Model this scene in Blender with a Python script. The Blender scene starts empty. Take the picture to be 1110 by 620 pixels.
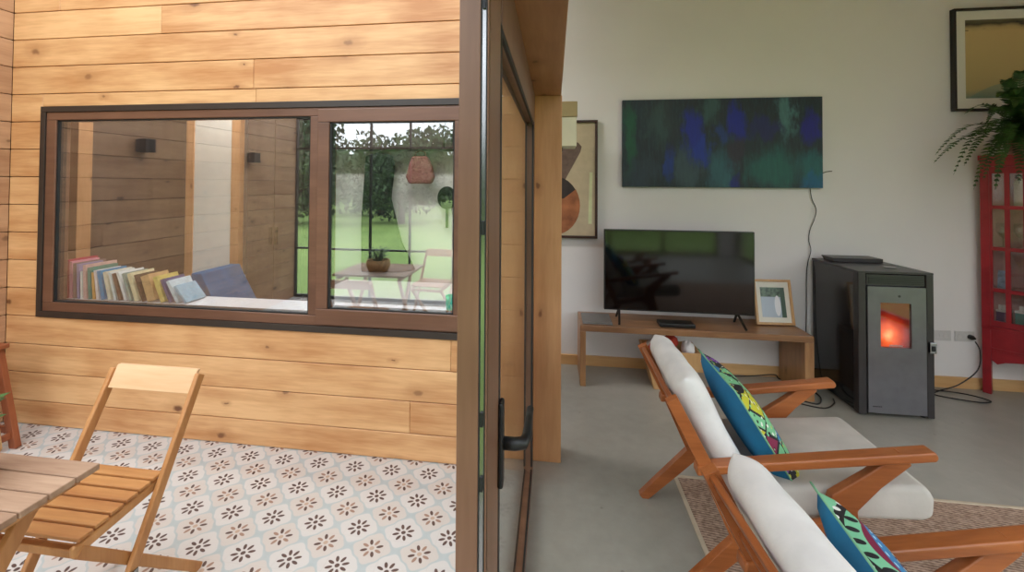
import bpy, math, random
from mathutils import Vector, Matrix, Euler
random.seed(7)
PI = math.pi
C = bpy.context.scene.collection
def lin(c):
    return c / 12.92 if c <= 0.04045 else ((c + 0.055) / 1.055) ** 2.4
def col(r, g, b): return (lin(r / 255), lin(g / 255), lin(b / 255), 1)

# ---------------------------------------------------------------- materials
class NT:
    def __init__(s, name):
        s.m = bpy.data.materials.new(name); s.m.use_nodes = True
        s.t = s.m.node_tree; s.t.nodes.clear()
        s.out = s.t.nodes.new('ShaderNodeOutputMaterial')
    def n(s, typ, ins=None, **kw):
        nd = s.t.nodes.new(typ)
        for k, v in kw.items(): setattr(nd, k, v)
        for k, v in (ins or {}).items(): s.set(nd.inputs[k], v)
        return nd
    def set(s, sock, v):
        if hasattr(v, 'is_linked') and hasattr(v, 'node'): s.t.links.new(v, sock)
        else: sock.default_value = v
    def math(s, op, a, b=0.0, c=None, clamp=False):
        nd = s.n('ShaderNodeMath', operation=op, use_clamp=clamp)
        s.set(nd.inputs[0], a); s.set(nd.inputs[1], b)
        if c is not None: s.set(nd.inputs[2], c)
        return nd.outputs[0]
    def mix(s, f, a, b, mode='MIX'):
        nd = s.n('ShaderNodeMix', data_type='RGBA', blend_type=mode)
        s.set(nd.inputs[0], f); s.set(nd.inputs[6], a); s.set(nd.inputs[7], b)
        return nd.outputs[2]
    def ramp(s, f, stops, interp='LINEAR'):
        nd = s.n('ShaderNodeValToRGB'); nd.color_ramp.interpolation = interp
        e = nd.color_ramp.elements
        while len(e) < len(stops): e.new(0.5)
        for i, (p, c) in enumerate(stops):
            e[i].position = p; e[i].color = c
        s.set(nd.inputs[0], f); return nd.outputs[0]
    def step(s, v, lo, hi):
        nd = s.n('ShaderNodeMapRange', interpolation_type='SMOOTHSTEP')
        s.set(nd.inputs[0], v); s.set(nd.inputs[1], lo); s.set(nd.inputs[2], hi)
        return nd.outputs[0]
    def obj(s): return s.n('ShaderNodeTexCoord').outputs['Object']
    def sep(s, v):
        nd = s.n('ShaderNodeSeparateXYZ'); s.set(nd.inputs[0], v); return nd.outputs
    def com(s, x, y, z):
        nd = s.n('ShaderNodeCombineXYZ'); s.set(nd.inputs[0], x); s.set(nd.inputs[1], y); s.set(nd.inputs[2], z); return nd.outputs[0]
    def map(s, v, scale=(1, 1, 1), loc=(0, 0, 0)):
        nd = s.n('ShaderNodeMapping'); s.set(nd.inputs[0], v); nd.inputs['Scale'].default_value = scale; nd.inputs['Location'].default_value = loc
        return nd.outputs[0]
    def noise(s, v, scale, detail=3, rough=0.5, out=0):
        nd = s.n('ShaderNodeTexNoise'); s.set(nd.inputs['Vector'], v); nd.inputs['Scale'].default_value = scale
        nd.inputs['Detail'].default_value = detail; nd.inputs['Roughness'].default_value = rough
        return nd.outputs[out]
    def bump(s, h, strength=0.3, dist=0.002):
        nd = s.n('ShaderNodeBump'); s.set(nd.inputs['Height'], h); nd.inputs['Strength'].default_value = strength; nd.inputs['Distance'].default_value = dist
        return nd.outputs[0]
    def pbr(s, c, rough=0.5, metal=0.0, normal=None, spec=None, **kw):
        nd = s.n('ShaderNodeBsdfPrincipled')
        s.set(nd.inputs['Base Color'], c); s.set(nd.inputs['Roughness'], rough); nd.inputs['Metallic'].default_value = metal
        if normal is not None: s.set(nd.inputs['Normal'], normal)
        if spec is not None: nd.inputs['Specular IOR Level'].default_value = spec
        for k, v in kw.items(): s.set(nd.inputs[k.replace('_', ' ')], v)
        s.t.links.new(nd.outputs[0], s.out.inputs[0]); return s.m

def wood(name, c1, c2, axis=0, rough=0.5, knots=0.0, grain=1.0, var=0.12, kc=col(110, 55, 25), cross=None):
    s = NT(name); co = s.obj()
    isl = s.n('ShaderNodeNewGeometry').outputs['Random Per Island']
    off = s.com(s.math('MULTIPLY', isl, 37.3), s.math('MULTIPLY', isl, 11.1), s.math('MULTIPLY', isl, 23.7))
    va = s.n('ShaderNodeVectorMath', operation='ADD'); s.set(va.inputs[0], co); s.set(va.inputs[1], off); v = va.outputs[0]
    sc = [1.0, 1.0, 1.0]; sc[axis] = 0.09
    g = s.noise(s.map(v, [q * 14 * grain for q in sc]), 1.0, 4, 0.6)
    g2 = s.noise(s.map(v, [q * 90 * grain for q in sc]), 1.0, 2, 0.5)
    blot = s.noise(v, 2.6, 2)
    f = s.math('ADD', s.math('MULTIPLY', g, 0.75), s.math('MULTIPLY', g2, 0.25))
    f = s.math('ADD', f, s.math('MULTIPLY', s.math('SUBTRACT', blot, 0.5), 0.5))
    f = s.math('ADD', f, s.math('MULTIPLY', s.math('SUBTRACT', isl, 0.5), var * 2))
    c = s.ramp(f, [(0.28, c2), (0.72, c1)])
    if knots:
        cs = s.sep(v); oth = [i for i in range(3) if i != axis and i != cross]
        bb = cs[oth[0]] if cross is not None else s.math('ADD', cs[oth[0]], s.math('MULTIPLY', cs[oth[1]], 1.0))
        vn = s.n('ShaderNodeVectorMath', operation='ADD')
        s.set(vn.inputs[0], s.com(s.math('MULTIPLY', cs[axis], 2.9), s.math('MULTIPLY', bb, 5.3), 0.0)); s.set(vn.inputs[1], s.map(s.noise(v, 26, 2, out=1), (.12, .12, .12)))
        vo = s.n('ShaderNodeTexVoronoi', voronoi_dimensions='2D'); s.set(vo.inputs['Vector'], vn.outputs[0]); vo.inputs['Scale'].default_value = 1.0
        r = s.sep(vo.outputs['Color'])[0]
        on = s.math('GREATER_THAN', r, 1 - knots)
        dist = s.math('DIVIDE', vo.outputs['Distance'], s.math('ADD', 0.35, s.math('MULTIPLY', s.sep(vo.outputs['Color'])[1], 1.1)))
        k = s.math('MULTIPLY', s.math('SUBTRACT', 1.0, s.step(dist, 0.03, 0.10)), on)
        halo = s.math('MULTIPLY', s.math('SUBTRACT', 1.0, s.step(dist, 0.06, 0.34)), on)
        c = s.mix(s.math('MULTIPLY', halo, 0.45), c, tuple(q * .8 for q in c2[:3]) + (1,))
        c = s.mix(s.math('MULTIPLY', k, s.math('ADD', 0.45, s.math('MULTIPLY', s.sep(vo.outputs['Color'])[2], 0.45))), c, kc)
    return s.pbr(c, rough, normal=s.bump(f, 0.25, 0.001))

def plain(name, c, rough=0.5, metal=0.0, var=0.06, scale=12, bump=0.0, **kw):
    s = NT(name); n = s.noise(s.obj(), scale, 3)
    dark = tuple(x * (1 - var * 2.2) for x in c[:3]) + (1,)
    lighter = tuple(min(1, x * (1 + var)) for x in c[:3]) + (1,)  # lighter end of the random tone variation
    cc = s.ramp(n, [(0.3, dark), (0.7, lighter)])
    nr = s.bump(s.noise(s.obj(), scale * 12, 2), bump, 0.001) if bump else None
    return s.pbr(cc, rough, metal, normal=nr, **kw)

M = {}
M['pine_wall'] = wood('pine_wall', col(228, 182, 130), col(184, 126, 76), 0, 0.45, knots=0.34, var=0.15, kc=col(96, 50, 26), cross=1)
M['pine_side'] = wood('pine_side', col(196, 156, 120), col(158, 116, 84), 1, 0.5, knots=0.5, var=0.12, kc=col(70, 40, 24), cross=0)
M['groove'] = plain('groove', col(95, 55, 30), 0.8)
M['pine_post'] = wood('pine_post', col(204, 154, 108), col(178, 126, 82), 2, 0.45, knots=0.3, var=0.05, kc=col(98, 54, 28))
M['pine_beam'] = wood('pine_beam', col(188, 140, 100), col(156, 108, 72), 1, 0.45, knots=0.15, var=0.05, kc=col(80, 40, 20))
M['pine_ceiling'] = wood('pine_ceiling', col(196, 138, 76), col(166, 106, 50), 0, 0.5, knots=0.2)
M['pine_trim'] = wood('pine_trim', col(226, 184, 130), col(204, 156, 102), 0, 0.4, knots=0.2, var=0.05)
M['frame_wood'] = wood('frame_wood', col(118, 82, 62), col(94, 62, 46), 0, 0.38, grain=0.8, var=0.04)
M['frame_wood_v'] = wood('frame_wood_v', col(130, 94, 72), col(100, 68, 50), 2, 0.38, grain=0.8, var=0.04)
M['dark_trim'] = plain('dark_trim', col(52, 42, 36), 0.4)
M['gasket'] = plain('gasket', col(22, 22, 22), 0.6)
M['black_metal'] = plain('black_metal', col(30, 30, 31), 0.4, 0.3)
M['steel'] = plain('steel', col(150, 150, 150), 0.2, 1.0, var=0.02)
M['white_paint'] = plain('white_paint', col(236, 233, 232), 0.75, var=0.012, scale=2, bump=0.05)
M['teak'] = wood('teak', col(182, 108, 60), col(136, 74, 36), 0, 0.32, grain=1.2, var=0.06)
M['teak_y'] = wood('teak_y', col(176, 102, 56), col(132, 70, 34), 1, 0.32, grain=1.2, var=0.06)
M['acacia'] = wood('acacia', col(206, 152, 92), col(170, 112, 62), 0, 0.45, grain=1.3, knots=0.1, var=0.18)
M['acacia_y'] = wood('acacia_y', col(206, 152, 96), col(172, 116, 66), 2, 0.45, grain=1.2, var=0.08)
M['weathered'] = wood('weathered', col(190, 160, 132), col(146, 114, 90), 0, 0.6, grain=1.4, knots=0.1, var=0.2)
M['pale_slat'] = wood('pale_slat', col(228, 192, 150), col(206, 164, 120), 0, 0.5, knots=0.1)
M['red_brown'] = wood('red_brown', col(150, 84, 50), col(116, 60, 36), 2, 0.45)
M['bench_wood'] = wood('bench_wood', col(168, 124, 86), col(118, 82, 56), 0, 0.3, grain=1.2, knots=0.2, kc=col(60, 34, 20))
M['bench_wood_v'] = wood('bench_wood_v', col(184, 138, 92), col(134, 92, 60), 2, 0.4, grain=1.2, knots=0.2, kc=col(60, 34, 20))
M['light_frame'] = wood('light_frame', col(212, 168, 118), col(188, 142, 92), 2, 0.4)
M['stove_side'] = plain('stove_side', col(30, 29, 30), 0.09, 0.0, var=0.05, spec=0.7)
M['stove_front'] = plain('stove_front', col(112, 110, 114), 0.33, 0.5, var=0.05)
M['stove_trim'] = plain('stove_trim', col(58, 54, 55), 0.35, 0.3)
M['screen'] = plain('screen', col(9, 8, 9), 0.07, 0.0, spec=0.6)
M['black_plastic'] = plain('black_plastic', col(18, 18, 19), 0.35)
M['grey_lid'] = plain('grey_lid', col(120, 118, 116), 0.2, 0.5)
M['white_plastic'] = plain('white_plastic', col(228, 226, 222), 0.4, var=0.02)
M['mark_grey'] = plain('mark_grey', col(160, 158, 156), 0.5)
M['red_lacquer'] = plain('red_lacquer', col(158, 36, 44), 0.35, var=0.12, scale=9)
M['cabinet_inside'] = plain('cabinet_inside', col(196, 158, 152), 0.6)
M['cushion_cloth'] = plain('cushion_cloth', col(224, 221, 219), 0.9, var=0.06, scale=9, bump=0.5)
M['seat_cloth_shaded'] = plain('seat_cloth_shaded', col(194, 188, 181), 0.9, var=0.05, scale=9, bump=0.5)  # same fabric as the back cushions, with its shade put into the colour
M['teal_cloth'] = plain('teal_cloth', col(30, 122, 168), 0.75, var=0.12, scale=7, bump=0.4)
M['mint_piping'] = plain('mint_piping', col(130, 190, 150), 0.7)
M['blue_cloth'] = plain('blue_cloth', col(6, 92, 142), 0.85, var=0.08)
M['cord'] = plain('cord', col(24, 22, 22), 0.5)
M['plate'] = plain('plate', col(214, 212, 210), 0.35, var=0.02)
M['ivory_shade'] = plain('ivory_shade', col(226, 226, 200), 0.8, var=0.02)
M['unlit_tan'] = plain('unlit_tan', col(176, 160, 118), 0.8, var=0.02)
M['trunk'] = plain('trunk', col(84, 66, 50), 0.9)
M['leaf_dark'] = plain('leaf_dark', col(58, 84, 44), 0.7, var=0.35, scale=3)
M['leaf_mid'] = plain('leaf_mid', col(82, 104, 62), 0.7, var=0.35, scale=3)
M['fern_green'] = plain('fern_green', col(50, 86, 30), 0.55, var=0.3, scale=20)
M['bright_leaf'] = plain('bright_leaf', col(128, 176, 46), 0.5, var=0.2, scale=20)
M['basket'] = plain('basket', col(206, 170, 118), 0.85, var=0.2, scale=60, bump=1.0)
M['terracotta'] = plain('terracotta', col(120, 80, 64), 0.7)
M['mat_board'] = plain('mat_board', col(236, 232, 220), 0.8, var=0.01)
M['black_frame'] = plain('black_frame', col(28, 24, 22), 0.4)
M['brown_frame'] = plain('brown_frame', col(56, 28, 22), 0.4)
M['salmon'] = plain('salmon', col(150, 96, 92), 0.8)
M['dark_cloth'] = plain('dark_cloth', col(20, 26, 24), 0.9)
M['aqua'] = plain('aqua', col(60, 200, 170), 0.4)
M['interior_shade_brown'] = wood('interior_shade_brown', col(84, 72, 68), col(62, 52, 48), 2, 0.6)  # dark brown stands in for the shade inside the room
M['sill_white'] = plain('sill_white', col(226, 222, 226), 0.4, var=0.01)

def glass(name, base, k, tint=(1, 1, 1, 1), rough=0.0):
    s = NT(name)
    lw = s.n('ShaderNodeLayerWeight'); lw.inputs[0].default_value = 0.5
    f = s.math('ADD', s.math('MULTIPLY', s.math('POWER', lw.outputs['Facing'], 5.0), k), base, clamp=True)
    tr = s.n('ShaderNodeBsdfTransparent', {0: tint}); gl = s.n('ShaderNodeBsdfGlossy', {'Color': (1, 1, 1, 1), 'Roughness': rough})
    mx = s.n('ShaderNodeMixShader'); s.set(mx.inputs[0], f)
    s.t.links.new(tr.outputs[0], mx.inputs[1]); s.t.links.new(gl.outputs[0], mx.inputs[2]); s.t.links.new(mx.outputs[0], s.out.inputs[0])
    return s.m
M['coated_glass'] = glass('coated_glass', 0.18, 0.7, (0.98, 1.0, 0.99, 1))
M['door_glass'] = glass('door_glass', 0.08, 0.92, (0.86, 0.88, 0.86, 1)); M['clear_glass'] = glass('clear_glass', 0.03, 0.9, (0.98, 0.99, 0.98, 1))
M['cabinet_glass'] = glass('cabinet_glass', 0.05, 0.9)
M['stove_glass'] = glass('stove_glass', 0.04, 0.5)
M['goblet_glass'] = glass('goblet_glass', 0.12, 0.8, (0.86, 0.88, 0.88, 1))

def tile_floor():
    s = NT('cement_tiles'); x, y, z = s.sep(s.obj())
    S = 0.2021
    u = s.math('DIVIDE', s.math('SUBTRACT', x, -1.8494), S); v = s.math('DIVIDE', s.math('SUBTRACT', y, 2.3277), S)
    a = s.math('ADD', u, v); b = s.math('SUBTRACT', u, v)
    ra = s.math('ROUND', a); rb = s.math('ROUND', b)
    ca = s.math('SUBTRACT', a, ra); cb = s.math('SUBTRACT', b, rb)
    par = s.math('FLOORED_MODULO', s.math('ADD', ra, rb), 2.0)
    par = s.math('GREATER_THAN', par, 0.5)              # 1 = tan centred flower
    du = s.math('MULTIPLY', s.math('ADD', ca, cb), 0.5 * S); dv = s.math('MULTIPLY', s.math('SUBTRACT', ca, cb), 0.5 * S)
    r = s.math('SQRT', s.math('ADD', s.math('MULTIPLY', du, du), s.math('MULTIPLY', dv, dv)))
    th = s.math('ARCTAN2', dv, du)
    k = s.math('MULTIPLY', th, 8 / (2 * PI))
    fk = s.math('SUBTRACT', s.math('FLOORED_MODULO', k, 1.0), 0.5)
    loc = s.math('MULTIPLY', fk, 2 * PI / 8)
    lat = s.math('MULTIPLY', r, s.math('SINE', loc)); rad = s.math('MULTIPLY', r, s.math('COSINE', loc))
    q1 = s.math('DIVIDE', s.math('SUBTRACT', rad, 0.0325), 0.0145); q2 = s.math('DIVIDE', lat, 0.0067)
    e = s.math('ADD', s.math('MULTIPLY', q1, q1), s.math('MULTIPLY', q2, q2))
    petal = s.math('SUBTRACT', 1.0, s.step(e, 0.75, 1.25))
    cen = s.math('SUBTRACT', 1.0, s.step(r, 0.0085, 0.0108))
    # pale blue outline, wavy rounded cell
    n = 4.6
    aa = s.math('POWER', s.math('ABSOLUTE', ca), n); ab = s.math('POWER', s.math('ABSOLUTE', cb), n)
    rr = s.math('POWER', s.math('ADD', aa, ab), 1 / n)
    wave = s.math('MULTIPLY', s.math('SINE', s.math('MULTIPLY', th, 8.0)), 0.018)
    side = s.math('MULTIPLY', s.math('SUBTRACT', par, 0.5), 0.02)
    rr = s.math('ADD', s.math('ADD', rr, wave), side)
    line = s.step(rr, 0.458, 0.488)
    wear = s.noise(s.obj(), 22, 4); big = s.noise(s.obj(), 3.0, 2)
    base = s.mix(par, col(196, 192, 187), col(192, 184, 176))
    base = s.mix(s.math('MULTIPLY', big, 0.2), base, col(194, 180, 171))
    blue = s.mix(wear, col(152, 168, 170), col(174, 182, 182))
    c = s.mix(s.math('MULTIPLY', line, 0.8), base, blue)
    alt = s.math('GREATER_THAN', s.math('FLOORED_MODULO', s.math('FLOOR', k), 2.0), 0.5)
    dark = s.mix(s.math('MULTIPLY', wear, 0.5), col(66, 40, 34), col(110, 84, 74))
    pc = s.mix(s.math('MULTIPLY', par, alt), dark, col(148, 116, 98))
    c = s.mix(petal, c, pc)
    c = s.mix(cen, c, s.mix(par, dark, col(176, 150, 130)))
    # tile joints: square tiles along the walls, flowers at corners and centre
    ju = s.math('ABSOLUTE', s.math('SUBTRACT', s.math('FLOORED_MODULO', s.math('ADD', u, 0.25), 1.0), 0.5))
    jv = s.math('ABSOLUTE', s.math('SUBTRACT', s.math('FLOORED_MODULO', s.math('ADD', v, 0.25), 1.0), 0.5))
    j = s.math('MAXIMUM', ju, jv)
    c = s.mix(s.math('MULTIPLY', s.math('GREATER_THAN', j, 0.4955), 0.25), c, col(170, 160, 150))
    return s.pbr(c, 0.55)
M['tiles'] = tile_floor()

def concrete():
    s = NT('polished_concrete'); o = s.obj()
    n1 = s.noise(o, 1.6, 5, 0.6); n2 = s.noise(o, 14, 4, 0.6)
    f = s.math('ADD', s.math('MULTIPLY', n1, 0.7), s.math('MULTIPLY', n2, 0.3))
    c = s.ramp(f, [(0.3, col(142, 139, 128)), (0.7, col(170, 166, 157))])
    vo = s.n('ShaderNodeTexVoronoi', {'Scale': 5.0}); s.set(vo.inputs['Vector'], o)
    spot = s.math('MULTIPLY', s.math('SUBTRACT', 1.0, s.step(vo.outputs['Distance'], 0.02, 0.05)), 0.4)
    c = s.mix(spot, c, col(96, 92, 84))
    return s.pbr(c, s.math('ADD', 0.28, s.math('MULTIPLY', n2, 0.15)), normal=s.bump(n1, 0.1, 0.003))
M['concrete'] = concrete()

def jute():
    s = NT('jute'); o = s.obj(); x, y, z = s.sep(o)
    w = s.math('SINE', s.math('MULTIPLY', s.math('ADD', y, s.math('MULTIPLY', x, 0.15)), 420.0))
    w2 = s.math('SINE', s.math('MULTIPLY', x, 300.0))
    h = s.math('MULTIPLY', w, s.math('ADD', 0.7, s.math('MULTIPLY', w2, 0.3)))
    n = s.noise(o, 60, 3); f = s.math('ADD', s.math('MULTIPLY', h, 0.25), n)
    c = s.ramp(f, [(0.25, col(118, 92, 76)), (0.75, col(190, 162, 142))])
    return s.pbr(c, 0.95, normal=s.bump(f, 0.8, 0.004))
M['jute'] = jute()
M['jute_edge'] = plain('jute_edge', col(196, 180, 158), 0.9, bump=0.6)

def lawn():
    s = NT('lawn_grass'); o = s.obj()
    n = s.noise(o, 0.5, 4); n2 = s.noise(o, 25, 3)
    c = s.ramp(s.math('ADD', s.math('MULTIPLY', n, 0.6), s.math('MULTIPLY', n2, 0.4)), [(0.3, col(108, 140, 66)), (0.7, col(154, 180, 96))])
    return s.pbr(c, 0.9)
M['lawn'] = lawn()

def blobs(name, base, lst, x0, x1, z0, z1, rough=0.5, warp=0.12, streak=0.4):
    """an abstract painting: soft strokes (u from the left, v from the top, radii, colour) on a base"""
    s = NT(name); x, y, z = s.sep(s.obj())
    u = s.math('DIVIDE', s.math('SUBTRACT', x, x0), x1 - x0); v = s.math('DIVIDE', s.math('SUBTRACT', z1, z), z1 - z0)
    nz = s.sep(s.noise(s.map(s.obj(), (9, 1, 4)), 1.0, 4, 0.65, out=1))
    u = s.math('ADD', u, s.math('MULTIPLY', s.math('SUBTRACT', nz[0], 0.5), warp)); v = s.math('ADD', v, s.math('MULTIPLY', s.math('SUBTRACT', nz[1], 0.5), warp * 2.5))
    st = s.noise(s.map(s.obj(), (45, 1, 7)), 1.0, 4, 0.7)
    c = s.ramp(st, [(0.3, base[0]), (0.55, base[1]), (0.72, base[2])])
    for (bu, bv, ru, rv, bc, am) in lst:
        p = s.math('DIVIDE', s.math('SUBTRACT', u, bu), ru); q = s.math('DIVIDE', s.math('SUBTRACT', v, bv), rv)
        d = s.math('SQRT', s.math('ADD', s.math('MULTIPLY', p, p), s.math('MULTIPLY', q, q)))
        f = s.math('SUBTRACT', 1.0, s.step(d, 0.35, 1.15))
        f = s.math('MULTIPLY', f, s.math('ADD', 1 - streak, s.math('MULTIPLY', st, streak * 1.6)), clamp=True)
        c = s.mix(s.math('MULTIPLY', f, am), c, bc)
    return s.pbr(c, rough)

def wax_print(name, seed):
    """a bright wax print: wing-like bands with dots"""
    s = NT(name); o = s.map(s.obj(), (1, 1, 1), (seed * 3.1, seed * 1.7, 0))
    vo = s.n('ShaderNodeTexVoronoi', {'Scale': 13.0}); s.set(vo.inputs['Vector'], o)
    r = s.sep(vo.outputs['Color'])[0]
    c = s.ramp(r, [(0.0, col(120, 190, 140)), (0.22, col(24, 20, 26)), (0.38, col(190, 186, 40)), (0.54, col(130, 70, 170)), (0.66, col(30, 24, 30)), (0.78, col(40, 120, 170)), (0.9, col(130, 24, 66))], 'CONSTANT')
    de = s.n('ShaderNodeTexVoronoi', {'Scale': 13.0}, feature='DISTANCE_TO_EDGE'); s.set(de.inputs['Vector'], o)
    c = s.mix(s.math('LESS_THAN', de.outputs['Distance'], 0.045), c, col(20, 16, 26))
    v2 = s.n('ShaderNodeTexVoronoi', {'Scale': 75.0}); s.set(v2.inputs['Vector'], s.map(o, (1, 1, 0.6)))
    r2 = s.sep(v2.outputs['Color'])[0]
    dot = s.math('LESS_THAN', v2.outputs['Distance'], 0.30)
    dc = s.ramp(r2, [(0.0, col(24, 20, 26)), (0.42, col(206, 196, 50)), (0.62, col(224, 228, 214)), (0.82, col(120, 200, 150))], 'CONSTANT')
    c = s.mix(dot, c, dc)
    return s.pbr(c, 0.7)
M['wax_a'] = wax_print('wax_a', 1)
def wing_print():
    s = NT('wing_print'); x, y, z = s.sep(s.obj())
    px = s.math('MULTIPLY', s.math('ADD', x, .03), 1.15); pz = s.math('MULTIPLY', s.math('SUBTRACT', z, .04), 1.35)
    r = s.math('SQRT', s.math('ADD', s.math('MULTIPLY', px, px), s.math('MULTIPLY', pz, pz))); th = s.math('ARCTAN2', pz, px)
    c = s.ramp(r, [(0.0, col(118, 66, 160)), (.045, col(22, 18, 26)), (.125, col(96, 36, 60)), (.14, col(22, 18, 26)), (.155, col(46, 118, 170)), (.2, col(120, 24, 60)), (.215, col(120, 190, 150)), (.245, col(22, 20, 26)), (.262, col(126, 196, 156))], 'CONSTANT')
    def ring(r0, hr, n, wd, cc, base, ph=0.0):
        k = s.math('SUBTRACT', s.math('FLOORED_MODULO', s.math('ADD', s.math('MULTIPLY', th, n / (2 * PI)), ph), 1.0), .5)
        a = s.math('DIVIDE', s.math('MULTIPLY', s.math('MULTIPLY', k, 2 * PI / n), r), wd); b = s.math('DIVIDE', s.math('SUBTRACT', r, r0), hr)
        f = s.math('LESS_THAN', s.math('ADD', s.math('MULTIPLY', a, a), s.math('MULTIPLY', b, b)), 1.0)
        return s.mix(f, base, cc)
    c = ring(.085, .022, 15, .011, col(212, 200, 50), c); c = ring(.055, .006, 18, .005, col(226, 226, 220), c, .5)
    c = ring(.115, .007, 28, .006, col(226, 226, 220), c); c = ring(.145, .006, 40, .005, col(200, 220, 200), c, .5)
    c = ring(.19, .004, 40, .008, col(190, 220, 230), c); c = ring(.235, .012, 34, .010, col(20, 20, 26), c); c = ring(.262, .008, 40, .009, col(230, 232, 226), c, .5)
    v2 = s.n('ShaderNodeTexVoronoi', {'Scale': 70.0}); s.set(v2.inputs['Vector'], s.obj()); d = s.math('MULTIPLY', s.math('LESS_THAN', v2.outputs['Distance'], .22), s.math('LESS_THAN', r, .045))
    c = s.mix(d, c, col(230, 230, 230)); return s.pbr(c, .7)
M['wax_b'] = wing_print()

def fire():
    s = NT('pellet_fire'); x, y, z = s.sep(s.obj())
    d = s.math('SQRT', s.math('ADD', s.math('POWER', s.math('MULTIPLY', s.math('SUBTRACT', x, 0.18), 7.5), 2.0), s.math('POWER', s.math('MULTIPLY', s.math('SUBTRACT', z, 0.53), 6.5), 2.0)))
    n = s.noise(s.obj(), 18, 3)
    d = s.math('ADD', d, s.math('MULTIPLY', s.math('SUBTRACT', n, 0.5), 0.4))
    c = s.ramp(d, [(0.0, col(255, 176, 110)), (0.3, col(240, 96, 40)), (0.7, col(150, 34, 14)), (1.0, col(84, 14, 8))])
    em = s.n('ShaderNodeEmission', {'Color': c, 'Strength': 0.75}); s.t.links.new(em.outputs[0], s.out.inputs[0]); return s.m
M['fire'] = fire()

# ---------------------------------------------------------------- mesh helpers
class MB:
    def __init__(s): s.v = []; s.f = []; s.mi = []; s.cur = 0
    def add(s, vs, fs):
        b = len(s.v); s.v += [Vector(p) for p in vs]
        for f in fs: s.f.append([b + i for i in f]); s.mi.append(s.cur)
        return s
    def box(s, x0, x1, y0, y1, z0, z1, mat=None):
        vs = [(x, y, z) for x in (x0, x1) for y in (y0, y1) for z in (z0, z1)]
        if mat is not None: vs = [mat @ Vector(p) for p in vs]
        return s.add(vs, [(0, 1, 3, 2), (4, 6, 7, 5), (0, 4, 5, 1), (2, 3, 7, 6), (0, 2, 6, 4), (1, 5, 7, 3)])
    def bar(s, p0, p1, w, t, side=(0, 1, 0)):
        """rectangular bar: w along side, t across"""
        p0 = Vector(p0); p1 = Vector(p1); d = (p1 - p0).normalized(); a = Vector(side); a = (a - d * a.dot(d)).normalized(); b = d.cross(a)
        vs = [p + a * (sa * w / 2) + b * (sb * t / 2) for p in (p0, p1) for sa, sb in ((-1, -1), (1, -1), (1, 1), (-1, 1))]
        return s.add(vs, [(3, 2, 1, 0), (4, 5, 6, 7), (0, 1, 5, 4), (1, 2, 6, 5), (2, 3, 7, 6), (3, 0, 4, 7)])
    def prism(s, poly, a0, a1, axis='y'):
        """poly of (p,q) extruded from a0 to a1 along the axis"""
        def P(p, q, a): return {'y': (p, a, q), 'x': (a, p, q), 'z': (p, q, a)}[axis]
        n = len(poly); vs = [P(p, q, a0) for p, q in poly] + [P(p, q, a1) for p, q in poly]
        fs = [tuple(range(n)), tuple(range(2 * n - 1, n - 1, -1))] + [(i, i + n, (i + 1) % n + n, (i + 1) % n) for i in range(n)]
        return s.add(vs, fs)
    def tube(s, pts, r, seg=8):
        pts = [Vector(p) for p in pts]; rings = []; up = Vector((0, 0, 1)); pa = None
        rr = r if isinstance(r, (list, tuple)) else [r] * len(pts)
        for i, p in enumerate(pts):
            d = (pts[min(i + 1, len(pts) - 1)] - pts[max(i - 1, 0)]).normalized()
            a = (pa if pa is not None else (up if abs(d.z) < .9 else Vector((1, 0, 0)))); a = (a - d * a.dot(d)).normalized(); pa = a; b = d.cross(a)
            rings.append([p + (a * math.cos(k * 2 * PI / seg) + b * math.sin(k * 2 * PI / seg)) * rr[i] for k in range(seg)])
        vs = [q for g in rings for q in g]; fs = []
        for i in range(len(rings) - 1):
            for k in range(seg): fs.append((i * seg + k, i * seg + (k + 1) % seg, (i + 1) * seg + (k + 1) % seg, (i + 1) * seg + k))
        fs.append(tuple(range(seg))[::-1]); fs.append(tuple(range((len(rings) - 1) * seg, len(rings) * seg)))
        return s.add(vs, fs)
    def lathe(s, prof, c=(0, 0, 0), seg=28):
        vs = [(c[0] + r * math.cos(k * 2 * PI / seg), c[1] + r * math.sin(k * 2 * PI / seg), c[2] + z) for r, z in prof for k in range(seg)]
        fs = [(i * seg + k, i * seg + (k + 1) % seg, (i + 1) * seg + (k + 1) % seg, (i + 1) * seg + k) for i in range(len(prof) - 1) for k in range(seg)]
        if prof[0][0] > 1e-4: fs.append(tuple(range(seg))[::-1])
        if prof[-1][0] > 1e-4: fs.append(tuple(range((len(prof) - 1) * seg, len(prof) * seg)))
        return s.add(vs, fs)
    def build(s, name, mats, parent=None, bevel=0.0, smooth=False, sub=0, origin=None, seg=2):
        me = bpy.data.meshes.new(name)
        o0 = Vector(origin) if origin is not None else Vector((0, 0, 0))
        me.from_pydata([tuple(p - o0) for p in s.v], [], s.f); me.update()
        for m in (mats if isinstance(mats, (list, tuple)) else [mats]): me.materials.append(M[m] if isinstance(m, str) else m)
        for p, i in zip(me.polygons, s.mi): p.material_index = i; p.use_smooth = smooth
        o = bpy.data.objects.new(name, me); C.objects.link(o); o.location = o0
        import bmesh
        bm = bmesh.new(); bm.from_mesh(me); bmesh.ops.recalc_face_normals(bm, faces=bm.faces); bm.to_mesh(me); bm.free()
        if bevel:
            md = o.modifiers.new('bevel', 'BEVEL'); md.width = bevel; md.segments = seg; md.limit_method = 'ANGLE'; md.angle_limit = math.radians(40)
            if not smooth: md.harden_normals = False
        if sub: md = o.modifiers.new('sub', 'SUBSURF'); md.levels = sub; md.render_levels = sub
        if parent is not None: o.parent = parent
        return o

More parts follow.
